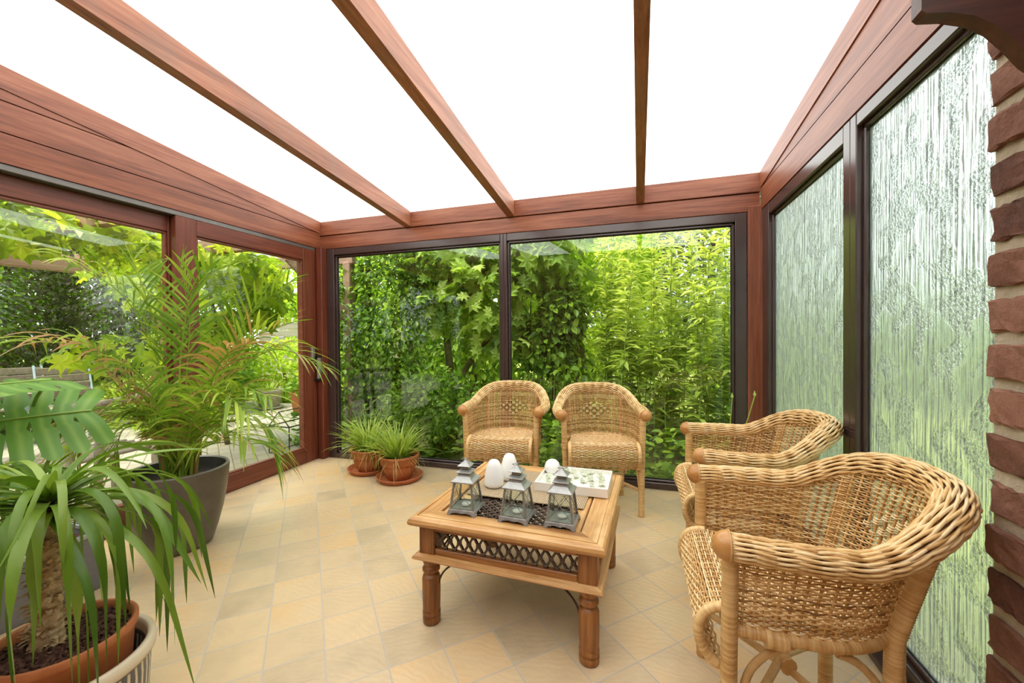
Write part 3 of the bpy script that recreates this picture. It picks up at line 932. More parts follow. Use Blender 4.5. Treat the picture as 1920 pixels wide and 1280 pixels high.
def make_blossom(seed):
    rs = np.random.default_rng(seed)
    b = MB()
    for ring, (n, el, L) in enumerate(((7, .25, .026), (6, .7, .022), (4, 1.15, .017))):
        for k in range(n):
            az = k * 2 * PI / n + rs.uniform(-.3, .3)
            P = arch((0, 0, .002), az, el + rs.uniform(-.1, .2), el + .7, L * rs.uniform(.85, 1.15), 5)
            strap(b, P, np.array([.003, .008, .0105, .009, .003]), fold=.4, tone=rs.uniform(.3, .8))
    lathe(b, [(0, -.002), (.010, 0), (.006, .006), (0, .008)], 8)
    return b
protos = []
bl = [(-.13, -.02), (-.115, -.085), (-.075, -.06), (-.06, .02), (-.02, .075), (0, .02), (-.01, -.07), (.04, -.03), (.05, .06), (.08, .0), (.09, -.075), (.115, .075), (.125, .01), (.135, -.05), (.03, .10), (-.05, .095), (.07, .1)]
for i, (x, y) in enumerate(bl):
    if i < 3: o = make_blossom(i).build('artificial_blossom', M['petal'], None, True); protos.append(o)
    else: o = protos[i % 3].copy(); COL.objects.link(o)
    sc = rng.uniform(.9, 1.25)
    o.location = (TX + x, TY + y, TZ + .0245); o.rotation_euler = (rng.uniform(-.3, .3), rng.uniform(-.3, .3), rng.uniform(0, 6)); o.scale = (sc,) * 3
    tag(o, 'small white-green artificial blossom lying in the white tray', 'artificial flower', 'blossoms in the white tray')
b = MB(); lathe(b, [(0, 0), (.030, .001), (.040, .016), (.041, .032), (.034, .052), (.022, .064), (.010, .069), (0, .070)], 28)
o = b.build('ornament_egg', M['white'], None, True, (TX - .128, TY + .075, TZ + .024))
tag(o, 'rounded white ceramic ornament in the back corner of the tray', 'ornament')

# ------------------------------------------------------------------ wicker armchair
def make_chair():
    root = empty('wicker_armchair')
    ZL = .455
    NU = 361
    def plan(ax, by, ya, hw):
        """arm from the front, half ellipse round the back, arm to the front; returns points and the height weight"""
        L1 = ya; La = PI * (ax + by) / 2 * .98
        out = []; wt = []
        tot = 2 * L1 + La
        for s in np.linspace(0, tot, NU):
            if s < L1:
                f = s / L1; out.append((-(hw + (ax - hw) * math.sin(f * PI / 2)), f * ya)); wt.append(0)
            elif s > tot - L1:
                f = (tot - s) / L1; out.append(((hw + (ax - hw) * math.sin(f * PI / 2)), f * ya)); wt.append(0)
            else:
                a = (s - L1) / La * PI
                c, sn = math.cos(a), math.sin(a)
                e = 2 / 2.1
                out.append((-ax * math.copysign(abs(c) ** e, c), ya + by * abs(sn) ** e)); wt.append(abs(sn))
        return np.array(out), np.array(wt)
    top, wt = plan(.280, .320, .21, .258)
    bot, _ = plan(.252, .255, .180, .246)
    q = np.clip((wt - .16) / .84, 0, 1); q = q * q * (3 - 2 * q)
    zt = .674 + .116 * q
    PT = np.column_stack([top, zt]); PBm = np.column_stack([bot, np.full(NU, ZL)])
    def S(u, v):
        """u along the shell 0..1, v height 0..1"""
        x = np.asarray(u) * (NU - 1); i = np.clip(x.astype(int), 0, NU - 2); f = (x - i)[:, None]
        pt = PT[i] * (1 - f) + PT[i + 1] * f; pb = PBm[i] * (1 - f) + PBm[i + 1] * f
        v = np.asarray(v)[:, None]
        p = pb + (pt - pb) * v
        return p
    # outward normals in plan
    d = np.gradient((top + bot) / 2, axis=0); nrm = np.column_stack([-d[:, 1], d[:, 0], np.zeros(NU)]); nrm /= np.linalg.norm(nrm, axis=1)[:, None]
    cen = np.array([0, .2, 0])
    mid = np.column_stack([(top + bot) / 2, np.zeros(NU)])
    sg = np.sign(np.sum(nrm * (mid - cen), axis=1)); nrm *= np.where(sg == 0, 1, sg)[:, None]
    def NRM(u):
        x = np.asarray(u) * (NU - 1); i = np.clip(np.round(x).astype(int), 0, NU - 1); return nrm[i]
    def ztop(u): return np.interp(u, np.linspace(0, 1, NU), zt)
    NS = 47
    us = np.linspace(.012, .988, NS)
    # --- woven shell
    b = MB()
    rs = np.random.default_rng(3)
    pitch = .0069
    rows = int((.77 - ZL) / pitch)
    uu = np.linspace(.012, .988, (NS - 1) * 4 + 1)
    stake = np.arange(len(uu)) / 4.0
    for j in range(rows):
        z = ZL + .008 + j * pitch
        zt_u = ztop(uu) - .012
        okm = z < zt_u
        base = np.cos(PI * (stake + j))
        # raised diamond in the middle of the back: three weavers together over two stakes
        dia = np.abs(uu - .5) / .11 + abs(z - .625) / .066
        blk = np.cos(PI * (stake / 1.0 + (j // 3)) )
        blk = np.sign(blk) * np.minimum(1, np.abs(blk) * 1.6)
        off = np.where(dia < 1, -blk * .0085, base * .0038)
        v = np.clip((z - ZL) / (ztop(uu) - ZL), 0, 1)
        P = S(uu, v); n = NRM(uu)
        P = P + n * off[:, None]
        # a weaver is cut where it runs into the rim
        idx = np.where(okm)[0]
        for run in np.split(idx, np.where(np.diff(idx) != 1)[0] + 1):
            if len(run) < 2: continue
            tn_ = np.clip(rs.normal(.5, .22) + (.22 if False else 0) + rs.normal(size=len(run)) * .10 + np.where(dia[run] < 1, np.where(blk[run] > .2, .5, -.15), 0), 0, 1)
            Pr = P[run]; nr = n[run]
            t_ = np.gradient(Pr, axis=0); t_ /= np.linalg.norm(t_, axis=1)[:, None]
            bi = np.cross(t_, nr); bi /= np.linalg.norm(bi, axis=1)[:, None]
            tube(b, Pr, .0027, 4, tn_, 0, False, None, (nr, bi), .85)
    for k in range(NS):
        v = np.linspace(0, 1, 7); P = S(np.full(7, us[k]), v)
        tube(b, P, .0036, 5, rs.uniform(.1, .5), 0, False)
    b.build('woven_shell', M['rattan'], root, True)
    # --- thick plaited rim
    b = MB()
    e = np.linspace(0, 1, 241)
    C = S(e, np.ones(241)); n = NRM(e)
    fat = .030 + .010 * np.interp(e, np.linspace(0, 1, NU), q)
    C = C + n * (.018 + .012 * np.interp(e, np.linspace(0, 1, NU), q))[:, None] + np.array([0, 0, -.004])
    t_, _, _ = frames(C)
    up = np.array([0, 0, 1.0]) - t_ * t_[:, 2:3]; up /= np.linalg.norm(up, axis=1)[:, None]
    sd = np.cross(t_, up)
    tube(b, C, fat * .84, 14, -.4, 0, True, None, (up, sd))
    Ls = np.concatenate([[0], np.cumsum(np.linalg.norm(np.diff(C, axis=0), axis=1))])
    NSTR = 34
    for k in range(NSTR):
        ph = k * 2 * PI / NSTR
        way = 1 if k % 2 else -1
        th = ph + way * Ls * 2.6
        rad = fat * (.97 + .06 * np.sin(Ls * 2 * PI / .085 + k * PI))
        P = C + (np.cos(th) * rad)[:, None] * up + (np.sin(th) * rad)[:, None] * sd
        tube(b, P, .0041, 5, np.clip(rs.normal(.70, .2) + rs.normal(size=241) * .04, 0, 1), 0, False)
    b.build('plaited_rim', M['rattan'], root, True)
    # --- wooden ball ends
    for s in (0, -1):
        b = MB()
        c = C[s]
        Mx = T(c[0], c[1] + .004, c[2] - .001, PI / 2)
        a = np.linspace(0, PI / 2, 9)
        lathe(b, [(.0375 * math.cos(x), .038 * math.sin(x)) for x in a], 24, .5, 0, Mx)
        b.build('arm_knob', M['knob'], root, True)
        b = MB(); a = np.linspace(0, 2 * PI, 25)
        tube(b, np.stack([.0375 * np.cos(a), 0 * a, .0375 * np.sin(a)], 1) + np.array([c[0], c[1] + .006, c[2] - .001]), .0028, 6, .35, 0, False)
        b.build('knob_ring', M['rattan'], root, True)
    # --- wrapped poles
    def wrapped(P, r, name='leg', par=None, step=.0034, k=10, tone=.5):
        P = np.asarray(P, float)
        Lc = np.concatenate([[0], np.cumsum(np.linalg.norm(np.diff(P, axis=0), axis=1))])
        n = max(4, int(Lc[-1] / step)); s = np.linspace(0, Lc[-1], n)
        Q = np.stack([np.interp(s, Lc, P[:, a]) for a in range(3)], 1)
        rad = r + .0009 * np.where(np.arange(n) % 2, 1, -1)
        tn_ = np.clip(tone + rs.normal(size=n) * .10, 0, 1)
        b = MB(); tube(b, Q, rad, k, tn_, 0, True); return b.build(name, M['rattan'], par or root, True)
    for s in (-1, 1):
        lg = wrapped([(s * .246, .012, 0), (s * .249, .008, .30), (s * .261, .010, .655)], .0195, 'leg')
        b = MB(); lathe(b, [(0, 0), (.018, 0), (.0185, .012), (.0, .013)], 12, .2, 0, T(s * .246, .012, -.0005)); b.build('foot', M['rattan_pole'], lg, True)
    for u in (.335, .665):
        v = np.linspace(0, .96, 9); P = S(np.full(9, u), v) + NRM(np.full(9, u)) * .021
        f0 = P[0] * np.array([.96, .99, 0])
        wrapped(np.concatenate([[f0], P]), .0205, 'leg')
    ur = np.linspace(.004, .996, 90)
    rp = S(ur, np.zeros(90)) + np.array([0, 0, -.012])
    wrapped(rp, .0155, 'seat_rail', tone=.4)
    wrapped([(-.246, .012, .445), (.246, .012, .445)], .0150, 'seat_rail', tone=.4)
    # thick bindings in the middle of the side and back rails
    for u in (.10, .5, .90):
        w_ = np.linspace(u - .022, u + .022, 7); wrapped(S(w_, np.zeros(7)) + np.array([0, 0, -.018]), .0235, 'binding', tone=.45)
    # --- seat: flat, then rolled over the front
    prof = bez([(.420, .452), (.20, .465), (.06, .476), (-.005, .480), (-.038, .466), (-.057, .434), (-.060, .396), (-.048, .360), (-.024, .334), (.004, .320)], 84)
    prof = np.column_stack([prof, np.zeros(len(prof))])[:, :2]
    Lp = np.concatenate([[0], np.cumsum(np.linalg.norm(np.diff(prof, axis=0), axis=1))])
    def half(y): return np.where(y > .05, .222 - (y - .05) * .13, .224)
    tan = np.gradient(prof, axis=0); tan /= np.linalg.norm(tan, axis=1)[:, None]
    b = MB()
    NX = 18; xf = np.linspace(-1, 1, NX); xx = np.linspace(-1, 1, (NX - 1) * 4 + 1); st = np.arange(len(xx)) / 4.
    nrow = int(Lp[-1] / .0074)
    for j in range(nrow):
        l = (j + .5) * Lp[-1] / nrow
        y, z = np.interp(l, Lp, prof[:, 0]), np.interp(l, Lp, prof[:, 1])
        ty, tz = np.interp(l, Lp, tan[:, 0]), np.interp(l, Lp, tan[:, 1])
        nv = np.array([0, -tz, ty]) * -1.0
        off = .0038 * np.cos(PI * (st + j))
        P = np.stack([xx * half(y), np.full(len(xx), y), np.full(len(xx), z) - .012 * (1 - xx ** 2) * (1 if y > -.02 else 0)], 1) + nv * off[:, None]
        tn_ = np.clip(rs.normal(.62, .2) + rs.normal(size=len(xx)) * .1, 0, 1)
        fr = (np.broadcast_to(nv, P.shape), np.broadcast_to(np.array([0, ty, tz]), P.shape))
        tube(b, P, .0031, 4, tn_, 0, False, None, fr, .85)
    for x in xf:
        P = np.stack([x * half(prof[:, 0]), prof[:, 0], prof[:, 1] - .012 * (1 - x * x) * np.where(prof[:, 0] > -.02, 1, 0)], 1)[::3]
        tube(b, P, .0030, 5, rs.uniform(.3, .7), 0, False)
    b.build('seat', M['rattan'], root, True)
    for s in (-1, 1):
        i0 = np.argmin(np.abs(prof[:, 0] - .02))
        P = np.stack([s * half(prof[i0:, 0]), prof[i0:, 0], prof[i0:, 1]], 1)
        wrapped(P, .0125, 'seat_edge', tone=.6)
    # --- bent braces and crossed stretchers
    b = MB()
    def arc(p0, p1, r=.010, bulge=.06):
        p0, p1 = np.array(p0, float), np.array(p1, float)
        m = np.array([p0[0] * .35 + p1[0] * .65, p0[1] * .35 + p1[1] * .65, p0[2] * .72 + p1[2] * .28 + bulge * .3])
        tube(b, bez([p0, (p0 * .6 + m * .4) + np.array([0, 0, .01]), m, p1], 14), r, 8, rs.uniform(.3, .6))
    for s in (-1, 1):
        arc((s * .09, .014, .43), (s * .242, .014, .165))
        arc((s * .242, .155, .425), (s * .246, .028, .150)); arc((s * .242, .245, .425), (s * .215, .365, .170))
        arc((s * .06, .435, .425), (s * .185, .405, .170))
    b.build('bent_brace', M['rattan_pole'], root, True)
    for s in (-1, 1):
        b = MB(); tube(b, [(s * .243, .03, .165), (0, .20, .215 + .012 * s), (-s * .200, .375, .165)], .0115, 9, .5); b.build('stretcher', M['rattan_pole'], root, True)
    wrapped([(-.03, .19, .215), (.03, .21, .215)], .024, 'binding')
    return root

ch = make_chair()
chairs = [(-.940, 2.705, 5.5, 'wicker tub armchair before the window mullion, nearer the two grass pots'),
          (-.225, 2.733, 13.0, 'wicker tub armchair before the right-hand window pane, by the tray end of the table'),
          (.258, 2.205, -90, 'wicker tub armchair side-on by the reeded glass mullion, farther from the brick pier'),
          (.210, 1.402, -90, 'wicker tub armchair side-on in the foreground beside the brick pier')]
for i, (x, y, a, lb) in enumerate(chairs):
    o = ch if i == 0 else copy_tree(ch)
    o.location = (x, y, .0006); o.rotation_euler = (0, 0, math.radians(a))
    tag(o, lb, 'armchair', 'wicker tub armchairs')

# ------------------------------------------------------------------ indoor plants
# two grass-like plants in terracotta pots on saucers
def saucer(x, y, r, lb):
    b = MB(); s = r / .2
    lathe(b, [(0, .001), (.15 * s, .001), (.175 * s, .004), (.197 * s, .034), (.2 * s, .040), (.195 * s, .0425), (.188 * s, .040), (.168 * s, .014), (.15 * s, .010), (0, .010)], 48)
    o = b.build('saucer', M['terra_red'], None, True, (x, y, 0))
    tag(o, lb, 'saucer', 'terracotta saucers')
def grass_pot(x, y, lb, seed, sc=1.0):
    rs = np.random.default_rng(seed)
    root = tag(empty('potted_grass_plant', (x, y, .0105)), lb, 'potted plant', 'grass plants in terracotta pots')
    b = MB()
    lathe(b, [(0, 0), (.085, 0), (.098, .006), (.120, .05), (.137, .10), (.141, .125), (.150, .128), (.155, .135), (.160, .180), (.167, .187), (.168, .197), (.160, .203), (.150, .200), (.146, .185), (.140, .16)], 48, .5, 0, T() )
    b.build('pot', M['terra'], root, True)
    b = MB(); n = 24; a = np.arange(n) * 2 * PI / n
    V = [(0, 0, .172)] + [(.075 * math.cos(q), .075 * math.sin(q), .168 + rs.normal() * .003) for q in a] + [(.143 * math.cos(q), .143 * math.sin(q), .160 + rs.normal() * .003) for q in a]
    F = [(0, 1 + i, 1 + (i + 1) % n) for i in range(n)] + [(1 + i, n + 1 + i, n + 1 + (i + 1) % n, 1 + (i + 1) % n) for i in range(n)]
    b.add(V, F); b.build('soil', M['soil'], root, True)
    b = MB()
    for k in range(210):
        a = rs.uniform(0, 2 * PI); r0 = .075 * math.sqrt(rs.uniform())
        base = (r0 * math.cos(a) - .01, r0 * math.sin(a), .168)
        az = a + rs.normal() * .45
        e0 = rs.uniform(.55, 1.5) if r0 > .03 else rs.uniform(.9, 1.55)
        L = rs.uniform(.20, .40)
        P = arch(base, az, e0, e0 - rs.uniform(.5, 1.35), L, 7, 1.5)
        w = rs.uniform(.0036, .0062)
        strap(b, P, np.array([.8, 1, 1, .95, .8, .55, .1]) * w, fold=.3, tone=np.clip(np.linspace(.35, .85, 7) + rs.normal() * .2, .14, 1))
    b.build('leaf_tuft', M['grass'], root, True)
    b = MB()
    for k in range(46):
        a = rs.uniform(0, 2 * PI)
        P = arch((.06 * math.cos(a), .06 * math.sin(a), .17), a + rs.normal() * .3, rs.uniform(.2, .8), rs.uniform(-1.7, -1.1), rs.uniform(.16, .34), 9, rs.uniform(.45, 1.0), rs.normal() * .5)
        rr = np.hypot(P[:, 0], P[:, 1]); lim = .172
        low = (P[:, 2] < .21) & (rr > .12)
        f = np.where(low & (rr < lim), lim / rr, 1); P[:, 0] *= f; P[:, 1] *= f
        P[:, 2] = np.where((rr < .168), np.maximum(P[:, 2], .172), P[:, 2])
        P[:, 2] = np.maximum(P[:, 2], .035)
        strap(b, P, np.array([.8, 1, 1, 1, .9, .8, .6, .4, .1]) * .0028, fold=.2, tone=rs.choice([.01, .02, .03, .3]))
    b.build('dry_leaves', M['grass'], root, True)['label'] = 'withered straw-coloured leaves'
    for k in range(3):
        a = rs.uniform(0, 2 * PI)
        b = MB(); P = arch((.03 * math.cos(a), .03 * math.sin(a), .17), a, 1.5, 1.2 + rs.uniform(-.2, .3), rs.uniform(.33, .43), 8)
        tube(b, P, .0022, 5, .7); lathe(b, [(0, -.008), (.004, -.002), (.003, .012), (0, .016)], 8, .8, 0, Matrix.Translation(P[-1]))
        b.build('flower_stalk', M['grass'], root, True)
saucer(-1.942, 2.985, .197, 'terracotta saucer under the front grass plant')
saucer(-2.325, 3.095, .190, 'terracotta saucer in the window corner under the rear grass plant')
grass_pot(-1.942, 2.985, 'pale green grass-like plant in the front terracotta pot', 11)
grass_pot(-2.325, 3.095, 'grass-like plant with dry leaves in the rear terracotta pot', 12)

# large palm
PX, PY = -2.565, 1.665
root = tag(empty('potted_palm', (PX, PY, 0)), 'tall areca palm in a large round grey-brown pot by the sliding doors', 'potted plant')
b = MB()
lathe(b, [(0, .0), (.150, 0), (.160, .006), (.187, .09), (.212, .19), (.232, .30), (.244, .40), (.247, .450)], 64, .5, 0)
lathe(b, [(.247, .450), (.243, .456), (.232, .456), (.228, .450)], 64, .5, 1)
lathe(b, [(.228, .450), (.222, .40), (.210, .30), (.0, .299)], 64, .5, 2)
b.build('pot', [M['pot_grey'], M['pot_rim'], M['pot_in']], root, True)
b = MB(); n = 30; a = np.arange(n) * 2 * PI / n
V = [(0, 0, .375)] + [(.10 * math.cos(q), .10 * math.sin(q), .37 + rng.normal() * .004) for q in a] + [(.216 * math.cos(q), .216 * math.sin(q), .36 + rng.normal() * .004) for q in a]
b.add(V, [(0, 1 + i, 1 + (i + 1) % n) for i in range(n)] + [(1 + i, n + 1 + i, n + 1 + (i + 1) % n, 1 + (i + 1) % n) for i in range(n)])
b.build('soil', M['soil'], root, True)
FR = [
 ([[-2.522, 1.658, 0.695], [-2.503, 1.659, 1.188], [-2.394, 1.688, 1.538], [-2.142, 1.747, 1.645]], .30, 0, 1),
 ([[-2.552, 1.647, 0.603], [-2.635, 1.586, 1.159], [-2.713, 1.462, 1.481], [-2.839, 1.319, 1.614]], .42, .05, 0),
 ([[-2.576, 1.629, 0.575], [-2.68, 1.507, 0.97], [-2.788, 1.371, 1.165], [-2.954, 1.225, 1.196]], .36, .30, 0),
 ([[-2.543, 1.607, 0.553], [-2.578, 1.495, 0.814], [-2.618, 1.38, 1.013], [-2.658, 1.318, 1.193]], .26, .75, 0),
 ([[-2.505, 1.567, 0.567], [-2.51, 1.433, 0.842], [-2.544, 1.317, 0.847], [-2.631, 1.235, 0.624]], .36, .25, 0),
 ([[-2.508, 1.681, 0.597], [-2.348, 1.8, 1.026], [-2.231, 1.883, 1.361], [-2.046, 1.985, 1.549]], .36, 0, 1),
 ([[-2.5, 1.705, 0.561], [-2.331, 1.836, 0.991], [-2.142, 1.949, 1.132], [-1.883, 2.092, 1.01]], .30, .15, 0),
 ([[-2.465, 1.663, 0.544], [-2.246, 1.705, 0.944], [-2.097, 1.734, 1.185], [-1.873, 1.794, 1.281]], .30, .35, 1),
 ([[-2.479, 1.689, 0.504], [-2.296, 1.77, 0.715], [-2.149, 1.837, 0.71], [-2.062, 1.882, 0.466]], .27, .10, 0),
 ([[-2.406, 1.629, 0.558], [-2.177, 1.62, 0.81], [-2.005, 1.623, 0.931], [-1.831, 1.645, 0.892]], .30, .10, 0),
 ([[-2.573, 1.661, 0.567], [-2.631, 1.649, 1.033], [-2.709, 1.609, 1.436], [-2.772, 1.571, 1.679]], .34, 0, 1),
 ([[-2.429, 1.622, 0.588], [-2.246, 1.6, 0.883], [-2.076, 1.593, 1.116], [-1.892, 1.609, 1.199]], .28, .55, 0),
 ([[-2.44, 1.587, 0.567], [-2.391, 1.47, 0.827], [-2.391, 1.367, 1.032], [-2.382, 1.298, 1.09]], .28, .40, 0),
 ([[-2.401, 1.589, 0.569], [-2.184, 1.513, 0.815], [-1.973, 1.497, 0.922], [-1.81, 1.504, 0.822]], .28, .05, 0),
 ([[-2.49, 1.592, 0.561], [-2.479, 1.472, 0.738], [-2.503, 1.392, 0.754], [-2.532, 1.349, 0.572]], .28, .2, 0),
 ([[-2.55, 1.689, 0.592], [-2.533, 1.7, 0.999], [-2.496, 1.695, 1.311], [-2.521, 1.66, 1.678]], .28, 0, 1),
 ([[-2.433, 1.641, 0.522], [-2.205, 1.609, 0.637], [-2.047, 1.607, 0.705], [-1.926, 1.612, 0.642]], .25, .0, 0),
]
rs = np.random.default_rng(21)
def frond(path, LL, dry, stiff, name='frond'):
    b = MB()
    base = np.array([PX + rs.uniform(-.06, .06), PY + rs.uniform(-.06, .06), .36])
    P = bez([base] + [np.array(p) for p in path], 40)
    tube(b, P - np.array([PX, PY, 0]), np.linspace(.0075, .0014, 40), 6, np.linspace(.85, .6, 40), 0, False)
    t_, _, _ = frames(P)
    Lc = np.concatenate([[0], np.cumsum(np.linalg.norm(np.diff(P, axis=0), axis=1))])
    start = .52 if stiff else .36
    for s in np.arange(start, .995, .027):
        for side in (-1, 1):
            if rs.uniform() < .06: continue
            i = s * 39; k = int(i); f = i - k
            p = P[k] * (1 - f) + P[min(k + 1, 39)] * f; tt = t_[k]
            sv = np.cross(tt, [0, 0, 1.0]); sv /= np.linalg.norm(sv) + 1e-6
            up = np.cross(sv, tt)
            sh = math.sin(min(1, (s - start) / (1 - start) * .86 + .14) * PI) ** .6
            L = LL * (.35 + .65 * sh) * rs.uniform(.85, 1.1)
            d0 = tt * rs.uniform(.55, .8) + sv * side * rs.uniform(.55, .75) + up * rs.uniform(.15, .45)
            d0 /= np.linalg.norm(d0)
            n = 7; u = np.linspace(0, 1, n)
            g_ = (.35 if stiff else .95) * rs.uniform(.7, 1.3)
            Q = p + L * (u[:, None] * d0 - (u ** 2)[:, None] * np.array([0, 0, g_ * .55]))
            w = .0082 * rs.uniform(.75, 1.15) * np.array([.35, .85, 1, .95, .75, .45, .06])
            tn_ = np.clip(rs.uniform(.25, .85) + np.linspace(0, .12, n), .15, 1)
            if rs.uniform() < dry: tn_ = np.full(n, rs.choice([.0, .02, .04]))
            elif rs.uniform() < .25: tn_[-2:] = .03
            Q[:, 0] = np.maximum(Q[:, 0], -3.02)
            strap(b, Q - np.array([PX, PY, 0]), w, up=up, fold=.35, tone=tn_)
    b.build(name, M['palm'], root, True)
for pth, LL, dry, st in FR: frond(pth, LL * 1.12, dry * .8, st)
for k in range(7):      # young low fronds filling the middle
    a = rs.uniform(0, 2 * PI); rr_ = rs.uniform(.12, .30); zt_ = rs.uniform(.75, 1.02)
    e = np.array([PX + rr_ * math.cos(a) + .06, PY + rr_ * math.sin(a) - .03, zt_])
    s0 = np.array([PX, PY, .45])
    frond([s0 + (e - s0) * .3 + np.array([0, 0, .06]), s0 + (e - s0) * .7 + np.array([0, 0, .06]), e + np.array([(e[0] - PX) * .25, (e[1] - PY) * .25, -.03])], rs.uniform(.2, .28), .08, 0)
b = MB()
for k in range(26):
    a = rs.uniform(0, 2 * PI); r0 = rs.uniform(.01, .10)
    P = arch((r0 * math.cos(a), r0 * math.sin(a), .35), a, 1.5, 1.25, rs.uniform(.28, .5), 6)
    tube(b, P, np.linspace(.010, .004, 6), 6, rs.choice([.02, .5, .7, .9]), 0, False)
b.build('cane', M['palm'], root, True)

# ponytail plant in the foreground: terracotta pot inside a striped planter
QX, QY = -1.590, .722
b = MB()
lathe(b, [(0, 0), (.150, 0), (.162, .006), (.180, .10), (.186, .20), (.185, .235), (.187, .238), (.198, .246), (.200, .262), (.197, .278), (.190, .283), (.180, .281), (.176, .268), (.172, .235), (.168, .10), (.155, .014), (0, .012)], 64)
tag(b.build('striped_planter', M['stripe'], None, True, (QX, QY, 0)), 'cream planter with dark vertical stripes around a terracotta pot', 'planter')
root = tag(empty('potted_ponytail_plant', (QX, QY, .0125)), 'strap-leaved plant on a fibrous trunk in a terracotta pot in the foreground', 'potted plant')
b = MB(); lathe(b, [(0, 0), (.110, 0), (.120, .008), (.142, .20), (.150, .310), (.158, .318), (.159, .338), (.154, .343), (.147, .340), (.142, .325), (.139, .30)], 48); b.build('pot', M['terra'], root, True)
b = MB(); n = 40
V = [(0, 0, .318)]
for ring, rr_ in enumerate((.05, .10, .142)):
    V += [(rr_ * math.cos(q), rr_ * math.sin(q), .314 + rng.normal() * .006) for q in np.arange(n) * 2 * PI / n]
F = [(0, 1 + i, 1 + (i + 1) % n) for i in range(n)]
for r_ in (0, 1): F += [(1 + r_ * n + i, 1 + (r_ + 1) * n + i, 1 + (r_ + 1) * n + (i + 1) % n, 1 + r_ * n + (i + 1) % n) for i in range(n)]
b.add(V, F)
b.build('soil', M['soil'], root)
b = MB()
for k in range(420):
    a = rng.uniform(0, 2 * PI); r_ = .138 * math.sqrt(rng.uniform(.02, 1))
    c = np.array([r_ * math.cos(a), r_ * math.sin(a), .318 + rng.uniform(-.003, .005)])
    s_ = rng.uniform(.004, .008)
    box(b, -np.array([s_, s_ * .7, s_ * .5]), np.array([s_, s_ * .7, s_ * .5]), .002, rng.uniform(), 0, T(*c, *rng.uniform(0, 3, 3)))
tag(b.build('bark_chips', M['soil'], root), kind='stuff')
CR = np.array([-.035, -.008, .735])
b = MB()
ns = 70; u = np.linspace(0, 1, ns)
tp = np.stack([-.04 + .006 * np.sin(u * 5), -.02 + .012 * u, .30 + u * (CR[2] - .30)], 1)
tr_ = .030 - .008 * u + .012 * np.exp(-u * 9) + .0025 * np.where(np.arange(ns) % 3 == 0, 1, -.3)
tube(b, tp, tr_, 14, .5)
rs = np.random.default_rng(31)
for k in range(260):       # frayed old leaf bases
    u_ = rs.uniform(.02, .8); a = rs.uniform(0, 2 * PI); c = np.array([-.04, -.02 + .012 * u_, .30 + u_ * (CR[2] - .30)])
    p0 = c + .028 * np.array([math.cos(a), math.sin(a), 0])
    P = arch(p0, a, rs.uniform(-.2, 1.2), rs.uniform(-1, .6), rs.uniform(.012, .035), 4)
    strap(b, P, np.array([.006, .007, .005, .0008]), fold=.3, tone=rs.uniform())
b.build('trunk', M['trunk'], root, True)
for k in range(88):
    gold = 2.399963 * k
    lay = k / 88
    az = gold + rs.normal() * .12
    zc = CR[2] - .06 + .07 * lay
    e0 = -.15 + .95 * lay + rs.normal() * .12
    L = rs.uniform(.52, .80) * (1 - .32 * lay)
    e1 = -1.48 + .12 * rs.normal() if lay < .85 else rs.uniform(-.9, -.1)
    base = CR * np.array([1, 1, 0]) + np.array([.012 * math.cos(az), .012 * math.sin(az), zc])
    P = arch(base, az, e0, e1, L, 16, 1.0, rs.normal() * .45, rs.uniform(.45, .72) + .15 * lay)
    w = rs.uniform(.0088, .0155)
    W = w * np.array([1.0, 1.0, .98, .96, .95, .94, .92, .9, .87, .82, .76, .66, .54, .4, .22, .03])
    b = MB()
    P[:, 2] = np.maximum(P[:, 2], .012)
    wr = P + np.array([QX, QY, 0])
    P[:, 0] += np.maximum(0, -2.98 - wr[:, 0])
    up_ = np.zeros((16, 3)); tw = np.linspace(0, rs.normal() * .9, 16); up_[:, 2] = 1; up_[:, 0] = np.sin(tw) * -math.sin(az); up_[:, 1] = np.sin(tw) * math.cos(az)
    strap(b, P, W, up=up_, fold=.28, tone=np.clip(np.linspace(.75, .30, 16) * .5 + rs.uniform(.0, .45), .12, 1))
    b.build('leaf', M['strapleaf'], root, True)

